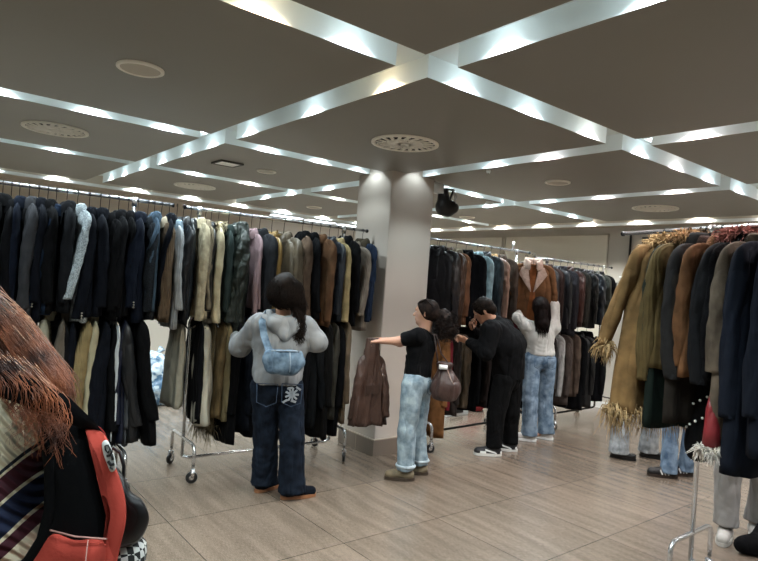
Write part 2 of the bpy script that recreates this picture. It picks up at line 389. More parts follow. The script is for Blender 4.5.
vent(2.98, 3.50, .26, 'round slotted vent in the ceiling panel right in front of the pillar')
vent(.96, 5.59, .25, 'round slotted vent over the dark blazers at the far left')
vent(2.94, 7.57, .26, 'round slotted vent over the left end of the middle rack')
vent(6.76, 3.42, .25, 'round slotted vent over the fur trimmed coats on the right')
def disc(x, y, r, label, name='ceiling_speaker', cat='speaker'):
    t = thing(name, label, cat, (x, y, ZC), 0, 'round flat ceiling discs')
    m = MB(); m.lathe([(r, 0), (r, -.01), (r*.9, -.016), (r*.84, -.01), (r*.84, 0)], (0, 0, 0), n=36); m.build('rim', plain('disc_rim', '#f2eee2', .5), t)
    m = MB(); m.lathe([(.001, -.009), (r*.85, -.009)], (0, 0, 0), n=36); m.build('grille', plain('disc_grille', '#b9b2a4', .8), t)
disc(.98, 3.43, .125, 'large round flat disc in the big dark ceiling panel at the upper left')
disc(2.95, 5.66, .10, 'round flat disc in the ceiling just right of the small square hatch')
disc(4.88, 3.44, .12, 'round flat disc in the ceiling right of the pillar lamp')
disc(6.64, 6.24, .12, 'small far round disc in the ceiling just above the left end of the right-hand rack')
disc(4.89, 7.77, .12, 'small far round disc in the ceiling left of the pillar')
t = thing('ceiling_hatch', 'small pale square plate in the ceiling above the middle rack', 'plate', (2.5, 5.63, ZC))
MB().box((-.1, -.1, -.012), (.1, .1, 0)).build('plate', plain('hatch_plate', '#f0eee6', .5), t, smooth=False)
m = MB()
for a, b in (((-.12, -.12, -.016), (.12, -.1, 0)), ((-.12, .1, -.016), (.12, .12, 0)), ((-.12, -.1, -.016), (-.1, .1, 0)), ((.1, -.1, -.016), (.12, .1, 0))): m.box(a, b)
m.build('frame', plain('hatch_frame', '#3a3733', .6), t, smooth=False)
for (x, y, lb) in ((5.61, 4.91, 'tiny white smoke detector left of the vent above the fur trimmed coats'), (4.1, 3.63, 'tiny white sprinkler head in the ceiling just right of the pillar')):
    t = thing('smoke_detector', lb, 'detector', (x, y, ZC))
    r = .05 if x > 5 else .02
    m = MB(); m.lathe([(r, 0), (r, -.015), (r*.7, -.03), (.001, -.032)], (0, 0, 0), n=20); m.build('housing', WHITE, t)
    m = MB(); m.lathe([(r*.4, -.031), (r*.4, -.037), (.001, -.037)], (0, 0, 0), n=12); m.build('sensor', plain('sensor_grey', '#6d6d6a', .4), t)

# spotlights recessed in the coves
LAMPG = plain('lamp_lens', '#ffffff', .3, 0, .5, '#eaf6ff', 14.0)
def spot(x, y, along, col, power):
    t = thing('cove_spotlight', 'small recessed spotlight in the white ceiling grooves', 'lamp', (x, y, ZT), 0, 'recessed spotlights in the ceiling grooves')
    sx, sy = (.1, .045) if along == 'x' else (.045, .1)
    f = spot.mesh.get(along)
    if f is None:
        m = MB()
        for a, b in (((-sx, -sy, -.02), (sx, -sy+.008, 0)), ((-sx, sy-.008, -.02), (sx, sy, 0)), ((-sx, -sy, -.02), (-sx+.008, sy, 0)), ((sx-.008, -sy, -.02), (sx, sy, 0))): m.box(a, b)
        fr = m.build('lamp_frame', plain('lamp_frame', '#d5d8d8', .4), t, smooth=False)
        l = MB(); l.lathe([(.001, -.006), (.03, -.006)], (0, 0, 0), n=16); ln = l.build('lens', LAMPG, t)
        spot.mesh[along] = (fr.data, ln.data)
    else:
        for nm, d in zip(('lamp_frame', 'lens'), f):
            o = bpy.data.objects.new(nm, d); COL.objects.link(o); o.parent = t
    ld = bpy.data.lights.new('spot_beam', 'SPOT'); ld.energy = power; ld.color = col; ld.spot_size = math.radians(126); ld.spot_blend = .35; ld.shadow_soft_size = .025
    lo = bpy.data.objects.new('spot_beam', ld); COL.objects.link(lo); lo.parent = t; lo.location = (0, 0, -.028)
    ld = bpy.data.lights.new('lamp_spill', 'POINT'); ld.energy = power*.009; ld.color = col; ld.shadow_soft_size = .03
    lo = bpy.data.objects.new('lamp_spill', ld); COL.objects.link(lo); lo.parent = t; lo.location = (.0, 0, -.05)
spot.mesh = {}
COOL = (.82, .95, 1.0); WARM = (1.0, .72, .42); PINK = (1.0, .86, .84); NEUT = (1, .95, .88)
PW = 40.0
LAMPS = []
for x in (-3.4, -2.6, -1.3, -.6, .0, .6): LAMPS.append((x, 2.206, 'x', COOL))
LAMPS += [(1.13, 2.206, 'x', WARM), (1.60, 2.206, 'x', COOL), (2.36, 2.206, 'x', COOL), (2.95, 2.206, 'x', COOL), (3.6, 2.206, 'x', NEUT)]
for i, x in enumerate((4.29, 4.88, 5.47, 6.15, 6.8, 7.4)): LAMPS.append((x, 2.206, 'x', (COOL, PINK, COOL)[i % 3]))
for i, x in enumerate((-3, -2.2, -1.2, -.4, .45, 1.05, 1.6, 2.5, 3.05, 4.75, 5.2, 5.8, 6.6, 7.2)): LAMPS.append((x, 4.685, 'x', COOL))
for x in (-2.5, -1, .5, 1.2, 2.6, 3.3, 4.6, 5.3, 6.5, 7.2): LAMPS.append((x, 6.62, 'x', COOL if x < 3 else NEUT))
for x in (-3, -2, -.8, .5, 1.4, 2.8, 3.6, 5, 6.2, 7.2): LAMPS.append((x, -.27, 'x', COOL))
LAMPS.append((1.985, 2.64, 'y', WARM))
for y in (-3, -2, -1, .4, 1.1, 1.80, 3.42, 4.33, 5.05, 5.65, 6.32, 6.97, 7.65, 8.25): LAMPS.append((1.985, y, 'y', COOL))
for y in (-3, -1.5, .4, 1.1, 1.78, 2.95, 3.5, 5.35, 6.1, 7.0, 7.7): LAMPS.append((3.925, y, 'y', COOL if y > 3 else PINK))
for y in (-3, -1.5, .5, 1.3, 2.8, 3.6, 4.3, 5.2, 6.0, 7.0, 7.8): LAMPS.append((5.838, y, 'y', COOL if y > 4 else PINK))
for y in (-2, 0, 1, 3, 4, 5.2, 6, 7.2, 8): LAMPS.append((.045, y, 'y', COOL))
for x in (-3, -2, -1, 0, .8, 1.6, 2.6, 3.4, 4.2, 5, 5.8, 6.6, 7.3): LAMPS.append((x, 8.77, 'x', COOL))
for y in (-3, -1.5, 0, .8, 1.6, 2.6, 3.4, 4.2, 5, 5.8, 6.6, 7.4, 8.2): LAMPS.append((7.8, y, 'y', NEUT))
for x, y, a, col in LAMPS: spot(x, y, a, col, PW*(.45 if abs(x-3.925) < .95 and abs(y-4.7) < 1 else 1))
spot(3.925, 4.30, 'y', COOL, 3.0); spot(3.5, 4.685, 'x', COOL, 5.0)
for x in (5.2, 5.9, 6.6, 7.2):
    t = thing('recess_downlight', 'lamp in the far lit recess left of the pillar', 'lamp', (x, 9.125, ZC-.05), 0, 'lamps in the far lit recess')
    MB().box((-.28, -.09, -.012), (.28, .09, -.002)).build('diffuser', plain('recess_diffuser', '#ffffff', .4, 0, .5, '#e6f3ff', 3.0), t, smooth=False)

# stage spotlight on the pillar
c0 = np.array([PX1+.16, 4.46, 2.565])
t = thing('stage_spotlight', 'black stage lamp hanging from a white bracket on the right side of the pillar', 'lamp', V(c0))
m = MB(); m.obox((-.1, .0, .1), (1, 0, 0), (0, 1, 0), (0, 0, 1), .06, .045, .05); m.tube([(-.08, 0, .1), (.02, 0, .1)], .022, 12); m.build('wall_bracket', WHITE, t)
m = MB(); m.tube([(-.03, -.02, .1), (.12, -.02, .11)], .013, 8); m.tube([(.0, -.05, .11), (.0, -.05, .03)], .012, 8); m.tube([(.1, -.05, .11), (.1, .0, .0)], .012, 8); m.build('yoke', BLACKP, t)
F = Field((-.15, -.2, -.25), (.2, .2, .12), .007)
F.cone((.0, 0, .06), (.02, 0, -.05), .055, .075, .02); F.cone((.02, .0, -.09), (.06, -.02, -.1), .085, .08, .03); F.cone((.08, -.05, -.06), (.1, -.06, -.08), .055, .06, .02)
fieldobj('lamp_body', F, plain('black_lamp_body', '#0b0c0e', .45), t)
m = MB(); m.tube([(.08, -.06, .1), (.1, -.1, .04), (.07, -.11, -.02)], .006, 6); m.tube([(.05, -.1, .08), (.06, -.11, 0), (.09, -.11, -.04)], .005, 6); m.build('cable', plain('pale_cable', '#a9abad', .4), t)

# ================================================================== RACKS
def caster(parent, p, yaw):
    m = MB(); p = np.array(p, float); d = np.array([math.cos(yaw), math.sin(yaw), 0]); s = np.array([-d[1], d[0], 0])
    for k in (-1, 1): m.obox(p+(0, 0, .075)+s*.017*k, d, s, (0, 0, 1), .014, .002, .03)
    m.obox(p+(0, 0, .107), d, s, (0, 0, 1), .016, .019, .004); m.tube([p+(0, 0, .105), p+(0, 0, .14)], .009, 8)
    c = m.build('caster', CHROME, parent)
    w = MB(); w.lathe([(.012, -.013), (.038, -.013), (.045, -.007), (.045, .007), (.038, .013), (.012, .013)], p+(0, 0, .045)-d*.006, s, 20); w.build('wheel', BLACKP, c)
    h = MB(); h.lathe([(.001, -.015), (.02, -.015), (.02, .015), (.001, .015)], p+(0, 0, .045)-d*.006, s, 14); h.build('hub', CHROME, c)
def rack(name, label, p0, p1, z, posts, zl=None, half=.27, zb=.24, group=None, basem=None, skew=0.0):
    """p0,p1: ends of the hanging rail; posts: positions (m from p0) of the uprights"""
    p0 = np.array(p0, float); p1 = np.array(p1, float); L = np.linalg.norm(p1-p0); u = (p1-p0)/L; yaw = math.atan2(u[1], u[0])
    t = thing(name, label, 'clothes rack', (p0[0], p0[1], 0), yaw, group)
    MB().tube([(0, 0, z), (L, 0, z)], .014, 14).build('hanging_rail', CHROME, t)
    for x in (0, L): MB().tube([(x-.006, 0, z), (x+.006, 0, z)], .018, 14).build('rail_cap', DKMETAL, t)
    for x in posts:
        MB().tube([(x, 0, zb-.1), (x, 0, z-.01)], .0135, 12).build('upright', CHROME, t)
        m = MB(); m.tube([(x, 0, z-.05), (x, 0, z+.02)], .02, 12); m.build('rail_clamp', CHROME, t)
        m = MB(); r = .06; pts = [(x, -half, .13)]
        pts += [(x, -half+r-r*math.cos(a), zb+.05-r+r*math.sin(a)) for a in (0, .4, .8, 1.2, 1.57)]
        pts += [(x, half-r+r*math.sin(a), zb+.05-r+r*math.cos(a)) for a in (0, .4, .8, 1.2, 1.57)]+[(x, half, .13)]
        pts = [(a_+skew*b_, b_, c_) for a_, b_, c_ in pts]; m.tube(pts, .014, 12); m.build('foot_frame', CHROME, t)
        for s in (-1, 1): caster(t, (x+skew*s*half, s*half, 0), .5*s+x)
    if len(posts) > 1:
        a, b = posts[0], posts[-1]
        MB().tube([(a, 0, zb-.1), (a+.05*np.sign(b-a), 0, zb-.12), (b-.05*np.sign(b-a), 0, zb-.12), (b, 0, zb-.1)], .0135, 12).build('base_rail', basem or CHROME, t)
        if zl: MB().tube([(a, 0, zl), (b, 0, zl)], .012, 12).build('lower_rail', CHROME, t)
    return dict(t=t, p0=p0, u=u, yaw=yaw, z=z, zl=zl, L=L)
def rail_u(R, px, py=250, off=.2):
    """distance along the rail of what shows at column px, near sleeve line"""
    r = ray(px, py)[:2]; nrm = np.array([-R['u'][1], R['u'][0]])
    side = np.sign((CAM[:2]-R['p0'][:2])@nrm); q = R['p0'][:2]+nrm*side*off
    A = np.array([[r[0], -R['u'][0]], [r[1], -R['u'][1]]]); s = np.linalg.solve(A, q-CAM[:2]); return s[1]

RP4 = .67
R1 = rack('garment_rack', 'chrome wheeled two-tier rack of dark blazers at the far left', (-1.4, 4.86), (1.67, 4.72), 2.15, [.5, 2.78], 1.39)
R2 = rack('garment_rack', 'chrome wheeled two-tier rack of mixed coats behind the shopper in the grey hoodie', (1.77, 4.74), (3.56, 4.66), 2.15, [.12, 1.52], 1.41)
R3 = rack('garment_rack', 'long chrome rack right of the pillar, behind the man in black', (4.24, 4.52), (6.05, 4.60), 2.15, [-.02, 1.55], 1.33, basem=DKMETAL)
R3b = rack('garment_rack', 'far chrome rack that ends at the right wall', (6.12, 4.56), (7.95, 4.60), 2.10, [.25, 1.62], 1.30, basem=DKMETAL)
R4 = rack('garment_rack', 'near chrome rack of fur trimmed coats at the right edge', (3.87, 2.17), (3.39, .32), 2.106, [RP4, 1.75], None, half=.25, zb=.27, skew=-.25)
m = MB(); m.tube([(5.72, 4.59, 2.15), (5.72, 4.59, 2.26)], .016, 10)
tag(m.build('rack_post_cap', CHROME), 'short chrome post end sticking up from the rail above the shearling coat', 'post')

# ================================================================== GARMENTS
def cuff_buttons(root, w, t, Ls, lean):
    for j in range(3):
        m = MB(); x = w+.004+.036; z = -.20-Ls+.06+.018*j; m.lathe([(.001, .002), (.006, .002), (.006, -.002)], (x, lean*.9+.012, z), (1, 0, 0), 8); m.build('button', plain('horn_button', '#8f8d86', .3), root)
def sup(a, e): return math.copysign(abs(a)**e, a)
def body_mb(w, t, L, seed, flare=.02, top=-.10, fold=.010, nz=22, nt=40, waist=0.0, open_=False):
    r = random.Random(seed); ph = [r.random()*6.28 for _ in range(6)]; m = MB(); rows = []
    def prof(z):
        d = top-z
        if d < .09: k = (d/.09); hw = .06+(w-.07)*math.sin(k*PI/2)**.95; ht = t*(.5+.3*k)
        else:
            k = (d-.09)/(L+top-.09); hw = w-.01*math.sin(min(k*4, 1)*PI)+flare*k-waist*math.sin(min(1, k)*PI); ht = t*(.8+.25*min(1, k*3))*(1+.10*math.sin(k*PI))
        return hw, ht
    for i in range(nz+1):
        z = top-(L+top)*((i/nz)**1.25 if i < nz else 1); hw, ht = prof(z); k = i/nz; row = []
        for j in range(nt):
            th = 2*PI*j/nt; cx, sy = math.cos(th), math.sin(th)
            am = fold*(.25+k)*(1-.75*abs(cx)**6)
            f = am*(math.sin(5*cx*2+ph[0]+1.5*k)+.7*math.sin(9*cx*2+ph[1]+(2 if sy > 0 else -2)*k)+.5*math.sin(k*14+ph[2]+3*cx))
            row.append((hw*sup(cx, .85)+.3*am*math.sin(ph[3]+k*7), ht*sup(sy, .75)+(f if sy >= 0 else f*.9), z+.006*math.sin(6*cx+ph[4])*(k > .98)))
        rows.append(row)
    lo = rows[-1]; cy = 0
    for (s, dz) in ((.9, .0), (.85, .04)): rows.append([(x*(.985 if s == .9 else .97), y*s, z+dz) for x, y, z in lo])
    vs = [p for row in rows for p in row]; a = len(rows)
    fs = [(i*nt+j, (i+1)*nt+j, (i+1)*nt+(j+1) % nt, i*nt+(j+1) % nt) for i in range(a-1) for j in range(nt)]
    fs += [tuple(range(nt)), tuple((a-1)*nt+j for j in range(nt))[::-1]]
    m.add(vs, fs); return m, prof
def sleeve_mb(side, w, t, Ls, seed, lean=0.0, kick=0.0, wr=.003, puff=1.0):
    r = random.Random(seed*3+side); m = MB(); ph = [r.random()*6.28 for _ in range(5)]; n = 34; nt = 20; vs = []
    fl = .2*min(t*1.12, .058)*puff; rx0, ry0 = .05*puff, min(t*1.12, .058)*puff; bend = r.uniform(.0, .05)
    pts = []
    for i in range(n+1):
        a = i/n
        if a < .18:                                  # over the shoulder cap
            q = a/.18*PI/2; x = w-.125+.115*math.sin(q); z = -.130-.085*(1-math.cos(q))
        else:
            q = (a-.18)/.82; x = w-.01+(.012+kick)*q+.012*math.sin(q*PI); z = -.215-(Ls-.07)*q
        q = max(0, (a-.12)/.88); y = lean*q**1.1-(bend*.6 if abs(lean) < .05 else 0)*math.sin(q*PI)+.003*math.sin(q*6+ph[0])
        pts.append((x*side, y, z))
    for i, (x, y, z) in enumerate(pts):
        a = i/n; p = pts[max(i-1, 0)]; q = pts[min(i+1, n)]; tx, tz = q[0]-p[0], q[2]-p[2]; l = math.hypot(tx, tz)+1e-9
        nx, nz = -tz/l, tx/l; f = min(1, .62+a*3)
        rx = rx0*f*(1-.30*a); ry = ry0*(.2+.8*math.sin(min(1, a/.42)*PI/2))*(1-.24*a)*(1+.10*math.sin(a*9+ph[1])+.06*math.sin(a*17+ph[2]))
        for j in range(nt):
            th = 2*PI*j/nt; c, s_ = math.cos(th), math.sin(th)
            d = wr*(math.sin(a*22+ph[3]+1.7*c+2.2*s_)+.8*math.sin(a*41+ph[4]+3*s_-2*c))*(.3+math.sin(min(1, a*1.1)*PI))
            d -= fl*(1-abs(math.sin(1.5*th+ph[1]+1.3*math.sin(a*5+ph[2]))))**3*min(1, a*3)
            vs.append((x+nx*(rx+d)*c*side, y+(ry+d)*s_, z+nz*(rx+d)*c*side))
    lastx, lasty, lastz = pts[-1]
    for s in (.9, .82): vs += [(lastx+rx*s*math.cos(2*PI*j/nt), lasty+ry*s*math.sin(2*PI*j/nt), lastz+(.0 if s == .9 else .03)) for j in range(nt)]
    a = n+3; fs = [(i*nt+j, (i+1)*nt+j, (i+1)*nt+(j+1) % nt, i*nt+(j+1) % nt) for i in range(a-1) for j in range(nt)]
    fs += [tuple(range(nt)), tuple((a-1)*nt+j for j in range(nt))[::-1]]
    m.add(vs, fs); return m, (lastx, lasty, lastz, rx, ry)
def collar_mb(t, h=.05, spread=.07, kind='stand', seed=0):
    m = MB(); P = []; n = 22
    for (k, (dr, dz)) in enumerate(((.0, -.012), (-.004, h*.6), (.006, h), (.02, h*.75), (.032, h*.2), (.036, -.03 if kind != 'stand' else 0))):
        row = []
        for i in range(n+1):
            a = math.radians(-70+ (320*i/n)); a2 = math.radians(-70+320*i/n)
            x = math.cos(a)*(spread+dr*.8); y = math.sin(a)*(t*.75+dr); drop = .05*max(0, -math.sin(a))**2
            row.append((x, y, -.102+dz-drop))
        P.append(row)
    m.grid(P); return m
def front_patch(prof, pts, off=.004, n=8):
    """strip laid over the front of the body between two (x,z) curves"""
    a, b = pts; P = []
    for i in range(n+1):
        k = i/n; row = []
        for c in (a, b):
            j = min(int(k*(len(c)-1)), len(c)-2); f = k*(len(c)-1)-j; x = c[j][0]*(1-f)+c[j+1][0]*f; z = c[j][1]*(1-f)+c[j+1][1]*f
            hw, ht = prof(z); cx = min(.98, abs(x)/hw); sy = (1-min(.999, cx**(1/.85))**2)**.5; row.append((x, -(ht*sy**.75+off), z))
        mid = tuple((row[0][q]+row[1][q])/2-(.004 if q == 1 else 0) for q in range(3)); P.append([row[0], mid, row[1]])
    return P
def fur_mb(pts, rad, n, ln, seed, droop=.5, thick=.004):
    """shaggy tufts along a polyline"""
    r = random.Random(seed); m = MB(); pts = [np.array(p, float) for p in pts]
    for _ in range(n):
        k = r.random()*(len(pts)-1); i = min(int(k), len(pts)-2); f = k-i; c = pts[i]*(1-f)+pts[i+1]*f; t = unit(pts[i+1]-pts[i])
        d = np.array([r.gauss(0, 1) for _ in range(3)]); d -= t*(d@t)*.5; d = unit(d); s = c+d*rad*r.uniform(.3, 1)
        L = ln*r.uniform(.6, 1.3); e1 = s+d*L*.5+np.array([0, 0, -.1*L]); e2 = s+d*L*.8+np.array([r.gauss(0, .2)*L, r.gauss(0, .2)*L, -droop*L])
        m.tube([s-d*.01, e1, e2], [thick, thick*.8, thick*.15], 3, cap=False)
    return m
COUNT = {}
def garment(R, u, desc, short, cat, mat, L=.8, w=.215, t=.036, Ls=.62, lean=None, yaw=0.0, tier=0, group=None, collar='fold', cm=None, front=None,
            sleeves=True, flip=False, kick=0.0, fur=None, flare=.02, prev=None, where=None, fold=.009, wr=.0016, puff=1.0, drop=0.0, cuffs=False, tilt=None, off=0.0, name=None, label=None):
    z = (R['zl'] if tier else R['z'])
    if not drop and R is not R4: drop = random.Random(int(u*3571)).uniform(.02, .07)*(.35 if R in (R3, R3b) and not tier else 1)
    if yaw == 0: yaw = random.Random(int(u*1571)+3).uniform(-13, 13)*(.6 if R in (R3, R3b) else .8 if R is R4 else 1)+(17 if R in (R3, R3b) else 0)
    sgn = -1 if R is not R4 else -1
    rz = R['yaw']-PI/2+math.radians(yaw) if not flip else R['yaw']+PI/2+math.radians(yaw)
    if R is R4: rz = PI/2+R['yaw']+PI+PI/2-PI/2+math.radians(yaw); rz = R['yaw']-PI/2+PI*0+math.radians(yaw)+(PI if False else 0)
    p = R['p0']+R['u']*u+np.array([R['u'][1], -R['u'][0]])*off; seed = int(abs(u)*977)+tier*13+int(w*1000)
    r = random.Random(seed)
    root = thing(name or cat.replace(' ', '_'), label, cat, (p[0], p[1], z-drop), rz, group)
    if tier: L += .19; Ls += .1
    elif R in (R1, R2, R3, R3b): L += .03; Ls += .0
    if tilt is None: tilt = random.Random(int(u*911)+tier).uniform(-1.6, 1.6)
    root.rotation_euler = (math.radians(tilt), 0, rz)
    if lean is None: lean = r.uniform(-.05, .03)
    b, prof = body_mb(w, t, L, seed, flare, fold=fold)
    b.build('body', mat, root)
    if sleeves:
        for s in (-1, 1):
            if Ls <= 0: continue
            m_, end = sleeve_mb(s, w, t, Ls, seed, lean*(1 if s > 0 else .3), kick if s > 0 else 0, wr, puff); sl = m_.build('sleeve', mat, root)
            if fur and 'cuff' in fur and s > 0:
                x, y, zz, rx, ry = end; fur_mb([(x-.02, y-.04, zz), (x+.02, y+.03, zz), (x-.02, y+.04, zz)], .03, 200, .06, seed, .8).build('fur_cuff', fur['mat'], sl)
    if cuffs: cuff_buttons(root, w, t, Ls, lean)
    if collar != 'none':
        collar_mb(t+.012, .055 if collar != 'big' else .075, .07 if collar != 'big' else .085, 'stand' if collar == 'stand' else 'fold').build('collar', cm or mat, root)
    if front:
        fm = front.get('lapel', mat)
        if front.get('open'):                     # dark gap / lining between the fronts
            P = front_patch(prof, ([(-.035, -.13), (-.03, -.4), (-.05, -L+.02)], [(.035, -.13), (.03, -.4), (.05, -L+.02)]), .004, 14)
            m_ = MB(); m_.grid(P); m_.build('lining', front['open'], root)
        for s in (-1, 1):
            m_ = MB(); wl = front.get('width', .05)
            m_.grid(front_patch(prof, ([(s*.055, -.115), (s*.05, -.2), (s*.012, -.42)], [(s*(.075+wl*.5), -.14), (s*(.06+wl), -.22), (s*.02, -.42)]), .012, 12))
            m_.build('lapel', fm, root)
        if front.get('buttons'):
            for zz in np.linspace(-.44, -L+.15, front['buttons']):
                hw, ht = prof(zz); m_ = MB(); m_.lathe([(.001, -.004), (.009, -.004), (.009, .002)], (.0, -ht-.016, zz), (0, -1, 0), 10); m_.build('button', front.get('bm', BLACKP), root)
    if fur:
        if 'collar' in fur:
            pts = [(math.cos(a)*.085, math.sin(a)*(t+.02), -.07+fur.get('up', 0)-.05*max(0, -math.sin(a))) for a in np.linspace(-1.2, 4.3, 10)]
            fur_mb(pts, .02, fur['collar'], fur.get('ln', .07), seed+1, .4).build('fur_collar', fur['mat'], root)
        if 'hem' in fur:
            hw, ht = prof(-L); pts = [(math.cos(a)*hw, math.sin(a)*ht, -L+.02) for a in np.linspace(0, 2*PI, 14)]
            fur_mb(pts, .012, fur['hem'], .085, seed+2, 1.1).build('fur_hem', fur['mat'], root)
    # hanger
    h = thing('clothes_hanger', 'black clothes hanger on the '+R['hname'][tier], 'hanger', (p[0], p[1], z), rz, 'hangers on the '+R['hname'][tier])
    key = tier if R is not R4 else 9
    if 'hm' not in COUNT:
        m1 = MB(); m1.tube([(.016*math.sin(a), 0, .016*math.cos(a)) for a in np.linspace(-2.0, 2.1, 10)]+[(.004, 0, -.03), (0, 0, -.15)], .0026, 6)
        m2 = MB(); m2.tube([(-.185, 0, -.165), (-.1, 0, -.13), (0, 0, -.112), (.1, 0, -.13), (.185, 0, -.165)], [.006, .008, .009, .008, .006], 8)
        bar = m2.build('shoulder_bar', BLACKP, h); bar.location.z = -drop; COUNT['hm'] = (m1.build('hook', DKMETAL, h).data, bar.data)
    else:
        for nm, d in zip(('hook', 'shoulder_bar'), COUNT['hm']):
            o = bpy.data.objects.new(nm, d); COL.objects.link(o); o.parent = h
            if nm == 'shoulder_bar': o.location.z = -drop
    return root, prof
R1['hname'] = ('upper rail of the far left rack', 'lower rail of the far left rack')
R2['hname'] = ('upper rail of the rack behind the grey hoodie', 'lower rail of the rack behind the grey hoodie')
R3['hname'] = ('rail right of the pillar, behind the man in black', 'lower rail behind the man in black')
R3b['hname'] = ('far rail by the right wall', 'lower far rail by the right wall')
R4['hname'] = ('near rail of fur trimmed coats', '')

def run(R, rows, tier=0, group=None, off=.2):
    """rows: (px, description, short, category, material, options)"""
    rows = sorted(rows, key=lambda q: q[0]); prev = None
    for px, desc, short, cat, mat, opt in rows:
        u = rail_u(R, px, (375 if R in (R1, R2) else 345) if tier else 250, off) if 'u' not in opt else opt['u']
        if R is R3: u = max(u, .15)
        opt = dict(opt); opt.pop('u', None)
        if 'label' not in opt:
            place = 'at the left end of the ' + R['sname'][tier] if prev is None else 'right of the '+prev+' on the '+R['sname'][tier]
            opt['label'] = desc+' '+place
            if len(opt['label'].split()) > 16: opt['label'] = desc+' on the '+R['sname'][tier]
        garment(R, u, desc, short, cat, mat, tier=tier, group=group, **opt); prev = short
R1['sname'] = ('left rack', 'left lower rail'); R2['sname'] = ('middle rack', 'middle lower rail'); R3['sname'] = ('rack by the pillar', 'lower rail by the pillar')
R3b['sname'] = ('farthest rack', 'farthest lower rail'); R4['sname'] = ('near right rack', '')

NAVY = fabric('wool', '#0a0f19'); NAVY2 = fabric('wool', '#0d1626'); BLK = fabric('wool', '#07080b'); BLK2 = fabric('wool', '#0b0c10'); CHAR = fabric('wool', '#191b1f')
GREY = fabric('wool', '#3c3d41'); DBLUE = fabric('wool', '#12243a'); OFFW = fabric('tweed', '#b6c3c8'); WHT = fabric('cotton', '#cfd6d8')
LEA = fabric('leather', '#090b0d'); LEAB = fabric('leather', '#0b1016'); BRN = fabric('suede', '#5b4536'); BRN2 = fabric('suede', '#6e5138'); DBRN = fabric('leather', '#2e2521')
LAP = dict(buttons=2)
run(R1, [
 (-42, 'black wool blazer', 'first black blazer', 'blazer', BLK, dict(front=LAP)),
 (-30, 'dark grey blazer', 'dark grey blazer', 'blazer', CHAR, dict(front=LAP)),
 (-18, 'black blazer with broad shoulders', 'broad black blazer', 'blazer', BLK2, dict(front=LAP)),
 (-8, 'deep navy blazer', 'deep navy blazer', 'blazer', NAVY, dict(front=LAP)),
 (1, 'black blazer cut by the left frame edge', 'edge-cut blazer', 'blazer', BLK, dict(front=LAP)),
 (10, 'plain black coat sleeve-on', 'plain black coat', 'blazer', BLK2, dict(front=LAP, L=.85)),
 (18.5, 'narrow dark navy blazer', 'narrow navy blazer', 'blazer', NAVY2, dict(front=LAP, L=.82)),
 (28.5, 'charcoal grey blazer, the greyest', 'grey blazer', 'blazer', GREY, dict(front=LAP, L=.88, t=.042, Ls=.66)),
 (38.5, 'inky navy blazer', 'inky navy blazer', 'blazer', NAVY, dict(front=LAP, L=.86)),
 (48, 'wide black-blue blazer', 'black-blue blazer', 'blazer', BLK, dict(front=LAP, t=.042)),
 (57, 'blue blazer with cuff buttons', 'blue button-cuff blazer', 'blazer', DBLUE, dict(front=LAP, cuffs=True, lean=-.09, L=.78)),
 (68, 'soft charcoal black blazer', 'charcoal black blazer', 'blazer', CHAR, dict(front=LAP, t=.042, L=.8)),
 (79, 'pale grey-white jacket with swung sleeve', 'pale white jacket', 'jacket', OFFW, dict(lean=-.12, Ls=.58, L=.86)),
 (91.5, 'near-black blazer with three cuff buttons', 'three-button-cuff blazer', 'blazer', NAVY, dict(front=LAP, cuffs=True, t=.042, lean=-.05, Ls=.7, L=.8)),
 (103, 'black-navy blazer with broad back', 'broad-backed blazer', 'blazer', NAVY, dict(front=LAP, t=.042)),
 (112, 'slim black blazer', 'slim black blazer', 'blazer', BLK, dict(front=LAP, t=.032)),
 (122, 'dark ink blazer with pointed shoulder', 'pointed-shoulder blazer', 'blazer', BLK2, dict(front=LAP, t=.04)),
 (132, 'thin ink black blazer', 'thin ink blazer', 'blazer', BLK, dict(front=LAP, t=.032)),
 (142, 'large navy overcoat with sloping shoulder', 'large navy overcoat', 'coat', NAVY2, dict(front=LAP, cuffs=True, t=.048, L=.84, yaw=-8, w=.23)),
 (152.5, 'dark grey herringbone jacket', 'herringbone jacket', 'jacket', fabric('tweed', '#23282e'), dict(L=.8)),
 (159, 'washed blue denim jacket', 'blue denim jacket', 'jacket', fabric('denim', '#41586b'), dict(t=.028, L=.78)),
 (166.5, 'brown corduroy jacket with cream yoke', 'brown corduroy jacket', 'jacket', fabric('cord', '#6d5a45'), dict(lean=-.03, Ls=.68, L=.82, cm=fabric('cotton', '#b8aa90'))),
 (174.5, 'dark navy coat', 'rightmost navy coat', 'coat', NAVY, dict(t=.032)),
 (182.5, 'light grey marled jacket', 'light grey jacket', 'jacket', fabric('knit', '#a3a9ac'), dict(t=.034, L=.86, Ls=.6, yaw=-5, cm=fabric('denim', '#8ba4b4'))),
], 0, 'jackets on the upper rail of the far left rack')
KH = fabric('cord', '#9d8757'); CRM = fabric('cotton', '#c9bfa4'); TPE = fabric('wool', '#6a6155'); OLV = fabric('cotton', '#777560')
